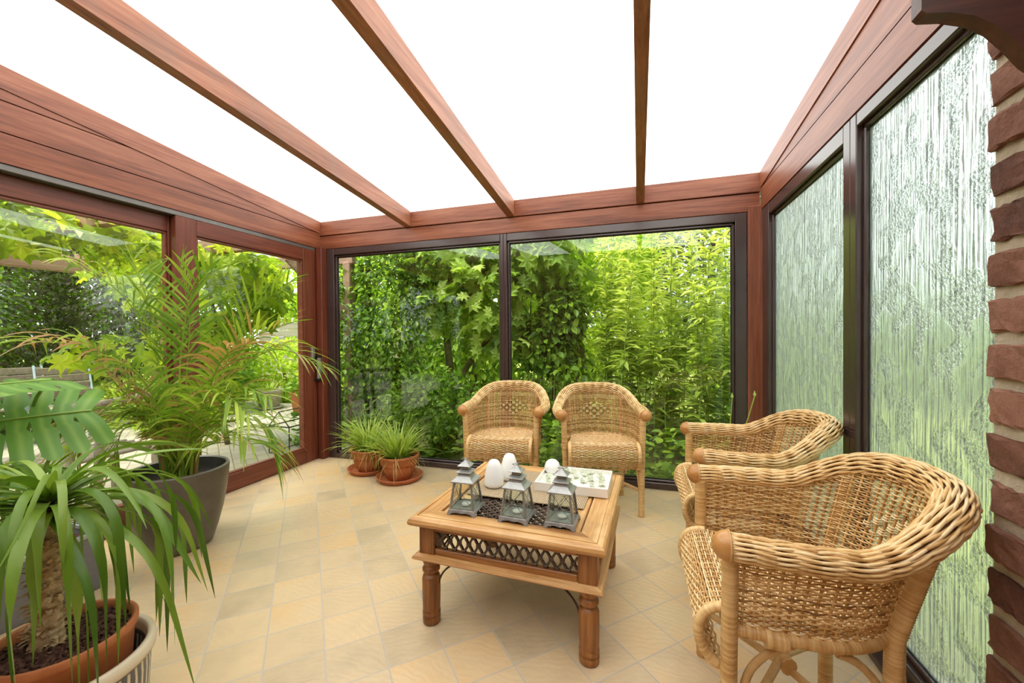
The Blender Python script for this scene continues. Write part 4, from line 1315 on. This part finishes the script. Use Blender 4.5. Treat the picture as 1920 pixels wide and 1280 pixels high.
# monstera in a grey metal planter behind it
root = tag(empty('potted_monstera', (-2.66, 1.02, 0)), 'monstera with split leaves in a grey box planter beside the left doors', 'potted plant')
b = MB()
hx, hy, hz = .17, .26, .285
for s in (-1, 1):
    box(b, (s * hx, -hy, 0), (s * (hx - .012), hy, hz), .003); box(b, (-hx + .012, s * hy, 0), (hx - .012, s * (hy - .012), hz), .003)
box(b, (-hx + .012, -hy + .012, .0), (hx - .012, hy - .012, .235), 0, .5, 2)
for s in (-1, 1):
    box(b, (s * (hx + .006), -hy - .006, hz - .022), (s * (hx - .016), hy + .006, hz), .003, .5, 1); box(b, (-hx + .016, s * (hy + .006), hz - .022), (hx - .016, s * (hy - .016), hz), .003, .5, 1)
b.build('planter', [M['planter'], M['planter_rim'], M['soil']], root)
def monstera_leaf(tip_dir, normal, base, L, W, cup=.18, seed=0):
    rs = np.random.default_rng(seed)
    b = MB()
    ax = np.array(tip_dir, float); ax /= np.linalg.norm(ax)
    nz = np.array(normal, float); nz -= ax * (nz @ ax); nz /= np.linalg.norm(nz)
    ay = np.cross(nz, ax)
    nf, nt = 8, 12
    def pt(s, t_, side):
        w = W * (math.sin(PI * min(1, .16 + .84 * s)) ** .55 if s < .98 else .1)
        x = s * L + t_ * L * (-.20 + .42 * s) * 1.0
        y = side * t_ * w
        z = -cup * W * t_ ** 2 - .10 * L * s * s + .012 * math.sin(8 * s + 5 * t_) * t_ + .035 * t_ * (1 - abs(2 * ((s * nf) % 1) - 1)) * W
        return np.array(base) + ax * x + ay * y + nz * z
    for side in (-1, 1):
        for k in range(nf):
            slit0 = rs.uniform(.36, .5)
            rows = []
            for j in range(nt + 1):
                t_ = j / nt
                gp = 0 if t_ < slit0 else .5 * min(1, .25 + (t_ - slit0) / (1 - slit0) * 1.2) * .26
                hole = (.20 if .17 < t_ < .26 else .10) if (.12 < t_ < .31 and k in (1, 2, 3, 4, 5)) else 0
                a0 = (k + gp * .8 + hole) / nf; a1 = (k + 1 - gp * .8 - hole * .2) / nf
                tt = t_ * (1 - .06 * abs(k - 3) / 3)
                rows.append([pt(a0 + (a1 - a0) * q, tt * (1 - .13 * t_ ** 3 * abs(2 * q - 1) ** 2.5), side) for q in (0, .25, .5, .75, 1)])
            V = np.array(rows).reshape(-1, 3); m = 5
            F = [(j * m + i, j * m + i + 1, (j + 1) * m + i + 1, (j + 1) * m + i) for j in range(nt) for i in range(m - 1)]
            if side < 0: F = [f[::-1] for f in F]
            tn_ = np.array([[.72 if (i in (2,)) else .45 for i in range(m)] for j in range(nt + 1)]).ravel() + rs.normal() * .04
            b.add(V - np.array([-2.66, 1.02, 0]), F, tn_)
    mid = np.array([pt(s, 0, 1) + nz * .002 for s in np.linspace(0, .97, 12)])
    tube(b, mid - np.array([-2.66, 1.02, 0]), np.linspace(.006, .002, 12), 6, .98, 0, False)
    o = b.build('leaf', M['monstera'], root, True)
    b = MB(); tube(b, bez([(.02, .0, .23), (np.array(base) - np.array([-2.66, 1.02, 0])) * np.array([.4, .4, .55]) + np.array([.01, .0, .1]), (np.array(base) - np.array([-2.66, 1.02, 0])) * np.array([.8, .8, .95]), np.array(base) - np.array([-2.66, 1.02, 0])], 16), np.linspace(.009, .006, 16), 8, .7); b.build('petiole', M['monstera'], root, True)
monstera_leaf((-.30, -.95, .02), (.66, -.30, .66), (-2.34, 1.165, .885), .48, .215, .22, 1)
monstera_leaf((.02, -1, .02), (.12, -.02, 1), (-2.33, 1.03, 1.035), .46, .19, .10, 2)
monstera_leaf((.35, -.85, -.4), (.55, -.2, .8), (-2.40, .93, .70), .34, .17, .3, 3)
monstera_leaf((-.45, .6, -.2), (.4, .1, .9), (-2.60, 1.12, .62), .26, .12, .3, 4)

# plant with flower stalks behind the far side chair
root = tag(empty('potted_bulb_plant', (.57, 3.08, 0)), 'bulb plant with two long budded stalks behind the farther side chair', 'potted plant')
b = MB(); lathe(b, [(0, 0), (.062, 0), (.068, .004), (.090, .13), (.098, .135), (.100, .16), (.092, .162), (.088, .14), (0, .138)], 32); b.build('pot', M['terra'], root, True)
b = MB()
rs = np.random.default_rng(5)
for k in range(14):
    a = rs.uniform(2.2, 5.4); P = arch((0, 0, .135), a, rs.uniform(.25, .9), rs.uniform(-.5, .2), rs.uniform(.20, .34), 9)
    strap(b, P, .010 * np.array([.6, .9, 1, 1, .95, .85, .65, .4, .05]), fold=.25, tone=rs.uniform(.55, 1))
b.build('leaves', M['grass'], root, True)
for x, y, z in ((.145, -.115, .80), (.025, -.06, .775)):
    b = MB(); P = bez([(0, 0, .135), (x * .3, y * .3, .35), (x * .7, y * .7, .6), (x, y, z)], 14)
    tube(b, P, .0035, 6, .8); lathe(b, [(0, -.004), (.008, .004), (.009, .014), (.004, .024), (.002, .034), (0, .036)], 10, .95, 0, Matrix.Translation(P[-1])); b.build('flower_stalk', M['grass'], root, True)

# ------------------------------------------------------------------ outside: ground
b = MB(); box(b, (-60, -40, -.5), (60, 70, -.12)); struct(b.build('lawn', M['lawn']))
b = MB(); box(b, (-9.5, -6, -.3), (-3.21, 6.2, -.06)); struct(b.build('patio', M['pavers']))

def tree(name, label, cat, group, blobs, size, mat, kind='ovate', stems=(), tone=None, zmin=-.1, out=.7, droop=.35, shell=.5, smooth=False, lim=None, bark='bark'):
    base = stems[0][0][0] if stems else (blobs[0][0][0], blobs[0][0][1], -.1)
    root = tag(empty(name, (base[0], base[1], -.12)), label, cat, group)
    off = np.array([base[0], base[1], -.12])
    b = MB(); crown(b, blobs, size, kind, out, droop, shell, tone, 0, zmin, lim)
    for k in range(len(b.v)): b.v[k] = b.v[k] - off
    b.build('foliage', M[mat], root, smooth)
    if stems:
        b = MB()
        for P, r0, r1 in stems:
            Q = bez(P, 12) if len(P) >= 4 else np.array(P, float)
            tube(b, Q - off, np.linspace(r0, r1, len(Q)), 8, .5)
        b.build('trunk', M[bark], root, True)
    return root

lb_ = lambda C: C[:, 1] > 3.52
# dark climber by the left end of the back window
st = [([(-3.30, 4.45, -.12), (-3.32, 4.42, .6), (-3.28, 4.4, 1.4), (-3.3, 4.4, 2.4)], .05, .03), ([(-2.75, 4.55, -.12), (-2.72, 4.52, .7), (-2.78, 4.5, 1.5), (-2.7, 4.5, 2.4)], .04, .02)]
tree('ivy_climber', 'dark green climber filling the corner behind the left window pane', 'climber', None,
     [((-3.55, 4.30, 1.0), (.45, .40, 1.25), 4600), ((-3.0, 4.40, 1.5), (.55, .40, 1.3), 5200), ((-2.95, 4.45, .35), (.55, .40, .7), 2200), ((-2.45, 4.5, 2.0), (.45, .35, .7), 1900)],
     (.045, .085), 'ivy', 'ovate', st, None, -.1, .55, .6, .35, lim=lb_)
# fig tree
st = [([(-2.25, 4.75, -.12), (-2.28, 4.72, .5), (-2.32, 4.7, 1.0), (-2.36, 4.68, 1.45)], .06, .042), ([(-2.36, 4.68, 1.45), (-2.3, 4.6, 1.7), (-2.1, 4.5, 1.95), (-1.85, 4.4, 2.35)], .035, .012),
      ([(-2.25, 4.75, .55), (-2.0, 4.68, .9), (-1.75, 4.6, 1.15), (-1.45, 4.5, 1.35)], .045, .018), ([(-2.34, 4.7, 1.2), (-2.1, 4.75, 1.5), (-1.95, 4.8, 1.7), (-1.8, 4.9, 2.2)], .03, .01),
      ([(-2.36, 4.68, 1.45), (-2.5, 4.65, 1.7), (-2.6, 4.6, 1.95), (-2.7, 4.6, 2.4)], .03, .01)]
fig = [((-2.2, 4.55, 2.15), (.7, .45, .55), 330), ((-1.75, 4.5, 1.75), (.55, .4, .5), 230), ((-1.4, 4.6, 2.2), (.5, .4, .5), 220), ((-1.6, 4.6, 1.25), (.5, .35, .3), 130), ((-2.3, 4.5, 1.6), (.4, .3, .35), 90), ((-1.0, 4.75, 2.25), (.5, .4, .45), 200)]
tree('fig_tree', 'fig tree with large lobed leaves and bare grey branches behind the mullion', 'tree', None, fig, (.13, .24), 'fig', 'lobed', st, None, -.1, .5, .7, .3, lim=lb_)
# dark clump in the middle of the right pane
st = [([(-1.0 + dx, 4.75 + dy, -.12), (-.98 + dx, 4.74 + dy, .5), (-.95 + dx, 4.72, 1.1), (-.92 + dx, 4.7, 1.8)], .014, .006) for dx, dy in ((-.3, 0), (-.15, .1), (0, 0), (.15, .08), (.28, 0), (.05, -.1))]
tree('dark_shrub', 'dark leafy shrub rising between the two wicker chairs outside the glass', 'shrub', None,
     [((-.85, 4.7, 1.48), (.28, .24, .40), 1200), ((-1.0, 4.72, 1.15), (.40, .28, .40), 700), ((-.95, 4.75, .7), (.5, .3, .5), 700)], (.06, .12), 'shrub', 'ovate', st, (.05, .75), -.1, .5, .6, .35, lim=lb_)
tree('low_shrub', 'mid green low shrub below the fig tree outside the left pane', 'shrub', None,
     [((-2.2, 4.15, .35), (.65, .4, .5), 2400), ((-1.55, 4.2, .25), (.45, .35, .38), 1300)], (.05, .09), 'shrub', 'ovate', (), (.1, .7), -.12, .6, .4, .3, lim=lb_)
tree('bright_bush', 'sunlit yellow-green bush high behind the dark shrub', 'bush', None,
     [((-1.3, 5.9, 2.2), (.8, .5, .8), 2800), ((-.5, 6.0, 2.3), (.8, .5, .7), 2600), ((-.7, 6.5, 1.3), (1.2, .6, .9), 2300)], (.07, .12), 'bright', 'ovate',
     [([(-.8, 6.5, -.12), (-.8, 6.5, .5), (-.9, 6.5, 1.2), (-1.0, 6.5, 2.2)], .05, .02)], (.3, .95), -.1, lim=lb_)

# tall stems with narrow leaves in the right pane
def make_stem(seed, H, n):
    rs = np.random.default_rng(seed)
    root = empty('tall_leafy_stem')
    lean = rs.normal(size=2) * .10
    P = bez([(0, 0, 0), (lean[0] * .1, lean[1] * .1, H * .33), (lean[0] * .45, lean[1] * .45, H * .66), (lean[0], lean[1], H)], 16)
    b = MB(); tube(b, P, np.linspace(.008, .003, 16), 6, .5, 0, True); b.build('stem', M['stem'], root, True)
    b = MB()
    hs = np.concatenate([rs.uniform(.15, .45, n // 4), rs.uniform(.4, 1, n - n // 4)])
    C = np.stack([np.interp(hs, np.linspace(0, 1, 16), P[:, a]) for a in range(3)], 1)
    az = np.arange(n) * 2.4 + rs.normal(size=n) * .4
    D = np.stack([np.cos(az), np.sin(az), rs.uniform(-.15, .75, n)], 1)
    U = np.stack([-.3 * np.cos(az), -.3 * np.sin(az), np.ones(n)], 1) + rs.normal(size=(n, 3)) * .25
    leaves(b, C, rs.uniform(.17, .29, n) * (1.1 - .45 * hs), D, U, 'lance', np.clip(.15 + .65 * hs + rs.normal(size=n) * .16, .06, 1))
    m = 12
    C2 = np.repeat(P[-1:], m, 0); az = np.arange(m) * 2.4; D = np.stack([np.cos(az), np.sin(az), np.full(m, 1.1)], 1)
    leaves(b, C2, rs.uniform(.05, .11, m), D, np.stack([-np.cos(az), -np.sin(az), np.ones(m)], 1), 'lance', rs.uniform(.75, 1, m))
    b.build('stem_leaves', M['stemleaf'], root)
    return root
sp = [make_stem(50 + k, h_, n_) for k, (h_, n_) in enumerate(((2.75, 120), (2.45, 110), (2.2, 100), (2.9, 125), (2.0, 95)))]
rs = np.random.default_rng(77)
cnt = 0
for row, (yy_, n_, xa, xb) in enumerate(((4.35, 11, -.35, 1.25), (4.75, 13, -.45, 1.5), (5.2, 15, -.5, 1.9), (5.7, 14, -.55, 2.2))):
    for k in range(n_):
        x = xa + (xb - xa) * (k + .5) / n_ + rs.normal() * .06
        o = sp[cnt] if cnt < 5 else copy_tree(sp[rs.integers(5)])
        cnt += 1
        o.location = (x, yy_ + rs.normal() * .10, -.12); o.rotation_euler = (rs.normal() * .03, rs.normal() * .03, rs.uniform(0, 6.28))
        s_ = rs.uniform(.86, 1.05) * (.95 if row == 0 else 1); o.scale = (s_,) * 3
        tag(o, 'tall thin stem with narrow yellow-green leaves in the clump behind the right pane', 'tall plant', 'tall leafy stems behind the right pane')

# trees farther back
far = [
 ('garden_tree', 'grey-green tree showing above the tall stems at the upper right', 'greyleaf', [((1.6, 10.0, 2.8), (1.7, 1.1, 2.7), 8500), ((3.6, 9.6, 2.6), (1.5, 1.1, 2.5), 6500)]),
 ('garden_tree', 'grey-green tree behind the bright bush and the fig', 'greyleaf', [((-1.6, 10.0, 2.8), (1.9, 1.2, 2.8), 8000)]),
 ('garden_tree', 'green tree seen through the gaps of the corner climber', 'bright', [((-5.0, 8.2, 2.2), (2.0, 1.1, 2.6), 4500)]),
 ('garden_tree', 'broad leafy tree behind the fig branches', 'shrub', [((-3.2, 7.6, 1.8), (1.5, .8, 2.0), 4200)]),
]
for nm, lab, mt, bl_ in far:
    c = bl_[0][0]
    tree(nm, lab, 'tree', None, bl_, (.11, .20), mt, 'ovate', [([(c[0], c[1], -.12), (c[0] + .05, c[1], .6), (c[0] - .05, c[1], 1.3), (c[0], c[1], c[2] + .6)], .12, .04)], (.25, .95), -.1)
hg = [(x, 9.2 + .3 * math.sin(x * 2), .75) for x in np.arange(-7, 8, 1.1)]
tree('garden_hedge', 'low green hedge across the lawn behind the tall stems', 'hedge', None, [((x, y, z), (.8, .5, 1.0), 900) for x, y, z in hg], (.09, .15), 'bright', 'ovate', (), (.1, .8), -.1)
b = MB(); n_ = 9000
C = np.stack([rng.uniform(-4.0, 2.6, n_), 3.75 + 2.6 * rng.uniform(0, 1, n_) ** 1.2, -.12 + .42 * rng.uniform(0, 1, n_) ** 2], 1)
leaves(b, C, rng.uniform(.06, .13, n_), np.stack([rng.normal(size=n_), rng.normal(size=n_), rng.uniform(-.2, .6, n_)], 1), rng.normal(size=(n_, 3)) * .4 + np.array([0, 0, .9]), 'ovate', rng.uniform(.05, .9, n_))
tag(b.build('undergrowth', M['shrub']), 'mixed green undergrowth covering the ground along the back window', 'undergrowth', None, 'stuff')
# hedge seen through the reeded glass
hg = [(6.2 + .3 * math.sin(y * 3), y, .9) for y in np.arange(-4, 10, 1.0)]
tree('side_hedge', 'green hedge beyond the lawn behind the reeded glass', 'hedge', None, [((x, y, z), (.6, .8, 1.25), 1000) for x, y, z in hg], (.10, .17), 'greyleaf', 'ovate', (), (.3, .95), -.1)

# ------------------------------------------------------------------ outside: patio side
def post_beam(mb, p, q, w, h, tone=.5):
    p, q = np.array(p, float), np.array(q, float)
    d = q - p; L = np.linalg.norm(d); d /= L
    s = np.cross(d, [0, 0, 1.0])
    if np.linalg.norm(s) < 1e-3: s = np.array([1.0, 0, 0])
    s /= np.linalg.norm(s); u = np.cross(s, d)
    Mx = np.eye(4); Mx[:3, 0] = s; Mx[:3, 1] = d; Mx[:3, 2] = u; Mx[:3, 3] = p
    box(mb, (-w / 2, 0, -h / 2), (w / 2, L, h / 2), .006, tone, 0, Mx)
root = tag(empty('pergola', (-4.6, 2.7, -.06)), 'brown timber pergola over the patio with a vine on it', 'pergola')
off = np.array([-4.6, 2.7, -.06])
for a_, b_, w, h in (((-5.6, -1.5, 1.98), (-5.6, 3.60, 1.98), .09, .16), ((-3.3, 1.95, 2.10), (-6.2, 1.95, 2.10), .07, .14), ((-3.3, .9, 2.10), (-6.2, .9, 2.10), .07, .14), ((-3.3, 3.0, 2.12), (-6.2, 3.0, 2.12), .07, .14), ((-3.3, 4.15, 2.17), (-6.2, 4.15, 2.17), .07, .14)):
    b = MB(); post_beam(b, np.array(a_) - off, np.array(b_) - off, w, h); b.build('beam', M['pergola'], root)
b = MB(); post_beam(b, np.array((-5.6, 3.50, -.06)) - off, np.array((-5.6, 3.50, 1.92)) - off, .10, .10); b.build('post', M['pergola'], root)
b = MB(); post_beam(b, np.array((-3.75, 3.62, 2.12)) - off, np.array((-3.40, 4.12, 1.45)) - off, .07, .12); b.build('brace', M['pergola'], root)
b = MB(); post_beam(b, np.array((-3.38, 4.15, -.06)) - off, np.array((-3.38, 4.15, 2.12)) - off, .10, .10); b.build('post', M['pergola'], root)
# vine
vb = [((-3.95, 1.55, 2.02), (.5, .8, .14), 150), ((-4.3, 2.3, 2.08), (.6, .7, .16), 170), ((-4.1, 3.1, 2.0), (.45, .55, .22), 170), ((-4.9, 1.4, 2.1), (.7, .9, .16), 170), ((-5.2, 3.3, 1.9), (.6, .7, .35), 190),
      ((-4.35, 3.75, 1.75), (.4, .35, .42), 190), ((-4.6, 3.4, 1.35), (.35, .35, .40), 130), ((-4.45, 3.0, 1.0), (.25, .35, .28), 60), ((-4.3, 2.35, 1.15), (.35, .3, .16), 26), ((-4.1, 2.0, 1.06), (.3, .2, .08), 8)]
st = [([(-4.7, 3.6, -.06), (-4.72, 3.5, .7), (-4.6, 3.4, 1.4), (-4.5, 3.2, 2.1)], .03, .015), ([(-4.5, 3.2, 2.1), (-4.3, 2.6, 2.15), (-4.2, 2.0, 2.1), (-4.2, 1.2, 2.1)], .015, .008), ([(-4.6, 3.4, 1.4), (-4.4, 3.0, 1.25), (-4.3, 2.5, 1.2), (-4.2, 2.1, 1.05)], .008, .004)]
tree('grape_vine', 'grape vine with big yellow-green leaves trailing over the pergola', 'vine', None, vb, (.12, .20), 'vine', 'lobed', st, (.1, 1), .5, .45, .75, .2)

# patio furniture
root = tag(empty('driftwood_bench', (-3.72, 1.75, -.06)), 'rustic grey driftwood bench just outside the sliding door', 'bench')
def dw(name, pts, r, k=9):
    b = MB(); P = bez(pts, 16) if len(pts) > 3 else np.linspace(pts[0], pts[1], 8)
    rr_ = np.array([r * rng.uniform(.88, 1.12) for _ in range(len(P))]); tube(b, P, rr_, k, .5); b.build(name, M['drift'], root, True)
dw('back_rail', [(0, -.75, .80), (.02, -.25, .78), (-.01, .2, .80), (.0, .52, .83)], .024)
for y in (-.62, -.05, .12, .48): dw('back_post', [(.04, y - .02, 0), (.03, y, .27), (.01, y + .02, .54), (0, y + .02, .81)], .027)
for y in (-.60, .50): dw('front_leg', [(-.50, y, 0), (-.50, y, .42)], .028)
for k in range(11): dw('seat_rod', [(-.52 + k * .048, -.66, .40 + .006 * (k % 2)), (-.52 + k * .048, .54, .40 + .006 * ((k + 1) % 2))], .016, 7)
for y in (-.6, .49): dw('seat_rail', [(-.53, y, .375), (.04, y, .375)], .02)

def slat_chair(x, y, rz, lb):
    root = tag(empty('slatted_garden_chair', (x, y, -.06), rz), lb, 'garden chair', 'slatted garden chairs on the patio')
    for s in (-1, 1):
        b = MB(); post_beam(b, (s * .235, -.20, 0), (s * .235, .28, .95), .022, .04); b.build('side_rail', M['blue_metal'], root)
        b = MB(); post_beam(b, (s * .235, .30, 0), (s * .235, -.22, .46), .022, .04); b.build('leg', M['blue_metal'], root)
    b = MB()
    for k in range(4):
        zz = .60 + k * .092; yv = -.20 + .48 * zz / .95
        box(b, (-.222, yv - .012, zz - .043), (.222, yv + .010, zz + .043), .004, rng.uniform(.3, .7))
    b.build('backrest', M['greywood'], root)
    b = MB()
    for k in range(5): box(b, (-.222, -.22 + k * .095, .435), (.222, -.135 + k * .095, .458), .004, rng.uniform(.3, .7))
    b.build('seat', M['greywood'], root)
slat_chair(-7.25, 2.92, math.radians(75), 'slatted grey wooden garden chair with pale metal edge, nearer the vine')
slat_chair(-6.74, 3.14, math.radians(75), 'slatted grey wooden garden chair with pale metal edge, nearer the door post')
root = tag(empty('garden_table', (-6.25, 1.95, -.06)), 'grey slatted wooden garden table before the garden chairs', 'table')
b = MB()
for k in range(8): box(b, (-.36 + k * .092, -.55, .70), (-.275 + k * .092, .55, .725), .003, rng.uniform(.3, .7))
b.build('tabletop', M['greywood'], root)
for sx in (-1, 1):
    for sy in (-1, 1):
        b = MB(); box(b, (sx * .30, sy * .48, 0), (sx * .34, sy * .52, .70), .003); b.build('leg', M['blue_metal'], root)

# pots and cloche on the patio
root = tag(empty('stone_pot_plant', (-6.35, 5.65, -.06)), 'grey stone pot with a sparse plant on a saucer at the patio edge', 'potted plant')
b = MB(); lathe(b, [(0, .035), (.15, .035), (.165, .05), (.205, .29), (.225, .295), (.23, .345), (.21, .345), (.20, .30), (0, .29)], 32); b.build('pot', M['stonepot'], root, True)
b = MB(); lathe(b, [(0, 0), (.19, 0), (.23, .03), (.22, .04), (0, .03)], 32); b.build('saucer', M['stonepot'], root, True)
b = MB()
rs = np.random.default_rng(9)
for k in range(40):
    a = rs.uniform(0, 2 * PI); P = arch((.05 * math.cos(a), .05 * math.sin(a), .29), a, rs.uniform(.5, 1.5), rs.uniform(-.9, 1.2), rs.uniform(.15, .45), 7); strap(b, P, .008 * np.array([.6, 1, 1, .9, .7, .4, .05]), tone=rs.choice([.02, .4, .7, .9]))
b.build('foliage', M['grass'], root, True)
root = tag(empty('terracotta_patio_pot', (-5.42, 5.48, -.06)), 'terracotta pot partly hidden by the door stile at the patio edge', 'plant pot')
b = MB(); lathe(b, [(0, 0), (.14, 0), (.15, .01), (.20, .30), (.215, .305), (.22, .37), (.20, .37), (.19, .31), (0, .30)], 32); b.build('pot', M['terra'], root, True)
b = MB(); crown(b, [((0, 0, .42), (.24, .24, .20), 260)], (.06, .12), 'ovate', tone=(.3, .9)); b.build('foliage', M['shrub'], root)
root = tag(empty('glass_cloche', (-3.74, 3.70, -.06)), 'small glass plant house with dark metal edges on the pavers by the door', 'cloche')
hx, hy, h1, h2 = .14, .26, .30, .46
b = MB()
C8 = [(-hx, -hy), (hx, -hy), (hx, hy), (-hx, hy)]
for i in range(4):
    p, q = C8[i], C8[(i + 1) % 4]
    tube(b, [(*p, 0), (*p, h1)], .006, 5); tube(b, [(*p, .004), (*q, .004)], .006, 5); tube(b, [(*p, h1), (*q, h1)], .008, 5)
for sy in (-1, 1):
    for sx in (-1, 1): tube(b, [(sx * hx, sy * hy, h1), (0, sy * hy, h2)], .006, 5)
tube(b, [(0, -hy, h2), (0, hy, h2)], .006, 5)
b.build('frame', M['bronze'], root)
b = MB()
g4 = [((-hx, -hy, 0), (hx, -hy, 0), (hx, -hy, h1), (0, -hy, h2), (-hx, -hy, h1)), ((-hx, hy, 0), (hx, hy, 0), (hx, hy, h1), (0, hy, h2), (-hx, hy, h1))]
for q in g4: b.add(q, [(0, 1, 2, 3, 4)])
for s in (-1, 1):
    b.add([(s * hx, -hy, 0), (s * hx, hy, 0), (s * hx, hy, h1), (s * hx, -hy, h1)], [(0, 1, 2, 3)]); b.add([(s * hx, -hy, h1), (s * hx, hy, h1), (0, hy, h2), (0, -hy, h2)], [(0, 1, 2, 3)])
b.build('pane', M['lamp_glass'], root)
root = tag(empty('garden_fence', (-6.4, 7.4, -.1)), 'weathered horizontal board fence at the end of the garden', 'fence')
for k in range(10):
    b = MB(); box(b, (-2.2, -.012 + .012 * (k % 2), .02 + k * .165), (2.2, .012 + .012 * (k % 2), .175 + k * .165), .004, rng.uniform(.2, .8)); b.build('board', M['fence'], root)
for x in (-2.1, 0, 2.1):
    b = MB(); box(b, (x - .05, .02, 0), (x + .05, .10, 1.75), .006); b.build('post', M['fence'], root)

# shrubs round the patio
sh = [
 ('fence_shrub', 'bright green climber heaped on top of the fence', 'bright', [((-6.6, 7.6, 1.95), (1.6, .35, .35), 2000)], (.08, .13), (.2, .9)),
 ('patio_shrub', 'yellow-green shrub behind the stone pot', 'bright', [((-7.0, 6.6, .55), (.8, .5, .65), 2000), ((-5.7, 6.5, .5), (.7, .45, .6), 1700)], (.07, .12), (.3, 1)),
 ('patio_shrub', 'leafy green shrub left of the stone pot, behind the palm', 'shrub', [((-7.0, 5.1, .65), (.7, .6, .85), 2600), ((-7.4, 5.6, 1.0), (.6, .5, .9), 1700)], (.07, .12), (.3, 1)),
 ('patio_shrub', 'low leafy plant spilling onto the pavers behind the palm', 'bright', [((-6.1, 4.05, .12), (.5, .5, .25), 900)], (.07, .12), (.1, .8)),
 ('purple_tree', 'dark purple-leaved tree behind the pergola beam', 'purple', [((-8.4, 4.6, 2.0), (1.1, .9, 1.5), 8500), ((-8.8, 3.4, 1.7), (.8, .8, 1.3), 5000)], (.05, .09), (.2, 1)),
 ('patio_tree', 'dark green dense tree at the left edge of the garden', 'shrub', [((-9.0, 2.6, 1.7), (1.2, 1.1, 1.5), 11000), ((-9.4, 4.2, 2.6), (1.4, 1.1, 1.5), 7000)], (.045, .085), (.2, 1)),
 ('fern_bush', 'soft green ferny bush behind the garden chairs', 'shrub', [((-8.2, 2.3, .75), (.9, .8, .75), 4200)], (.06, .12), (.3, .9)),
 ('ground_cover', 'grey-green ground cover plants behind the garden chairs', 'greyleaf', [((-8.6, 3.3, .30), (.9, .9, .45), 3000)], (.06, .12), (.2, .9)),
 ('flower_bed', 'pale yellow-green bed of weeds between the chairs and the vine', 'bright', [((-7.5, 4.25, .15), (1.0, .6, .45), 3200)], (.05, .12), (.2, .9)),
 ('garden_tree', 'tall green tree behind the fence and the vine', 'bright', [((-8.4, 9.6, 2.6), (2.4, 1.2, 2.2), 4500)], (.10, .18), (.2, .9)),
 ('garden_tree', 'unseen hedge-like tree added to block bright sky from the back window reflections', 'shrub', [((-8.5, -2.5, 1.7), (1.2, 2.2, 2.0), 5000), ((-7.5, -5.5, 1.9), (1.5, 1.5, 2.2), 4000)], (.10, .18), (.2, .9)),  # out of view; added to darken what the back glass reflects
 ('garden_tree', 'large tree closing the view beyond the left door', 'shrub', [((-12.5, 5.2, 2.6), (1.8, 3.2, 3.4), 15000), ((-12.5, 0.2, 2.4), (1.8, 3.2, 3.2), 12000)], (.12, .20), (.2, .9)),
]
for nm, lab, mt, bl_, sz, tnr in sh:
    c = bl_[0][0]
    stm = [([(c[0], c[1], -.12), (c[0] + .03, c[1], .2), (c[0] - .02, c[1], .6), (c[0], c[1], max(.3, c[2]))], .05, .02)]
    tree(nm, lab, 'tree' if 'tree' in nm else 'shrub', None, bl_, sz, mt, 'lance' if nm in ('fern_bush', 'flower_bed') else 'ovate', stm, tnr, -.11)

# ------------------------------------------------------------------ light
w = bpy.data.worlds.new('World'); scene.world = w; w.use_nodes = True
nt = w.node_tree; nt.nodes.clear()
bg = nt.nodes.new('ShaderNodeBackground'); wo = nt.nodes.new('ShaderNodeOutputWorld')
bg.inputs[0].default_value = (.95, .98, 1.0, 1); bg.inputs[1].default_value = 1.25
nt.links.new(bg.outputs[0], wo.inputs[0])
sl = bpy.data.lights.new('Sun', 'SUN'); sl.energy = 4.2; sl.angle = math.radians(35); sl.color = (1, .95, .85)
so = bpy.data.objects.new('sun_light', sl); COL.objects.link(so)
so.rotation_euler = Vector((.30, .34, -1.0)).to_track_quat('-Z', 'Y').to_euler(); so.location = (-3, -3, 9)

# ------------------------------------------------------------------ camera
cd = bpy.data.cameras.new('Camera'); cam = bpy.data.objects.new('Camera', cd); COL.objects.link(cam)
cd.sensor_width = 36.0; cd.lens = 36.0 * 760.1 / 1920; cd.clip_start = .02; cd.clip_end = 300
r0 = Vector((.9545, .2979, -.0089)); r1 = Vector((-.0047, -.0146, -.9999)); r2 = Vector((-.2980, .9545, -.0126))
mx = Matrix((r0, -r1, -r2)).transposed().to_4x4()
cam.matrix_world = Matrix.Translation((0, 0, 1.2)) @ mx
scene.camera = cam

scene.view_settings.view_transform = 'Standard'
scene.view_settings.look = 'None'
scene.view_settings.gamma = 1.0
scene.view_settings.use_curve_mapping = False
scene.view_settings.exposure = 0.80
cy = scene.cycles
cy.max_bounces = 10; cy.diffuse_bounces = 5; cy.glossy_bounces = 4; cy.transmission_bounces = 8; cy.transparent_max_bounces = 16
cy.caustics_reflective = False; cy.caustics_refractive = True
cy.sample_clamp_indirect = 6.0
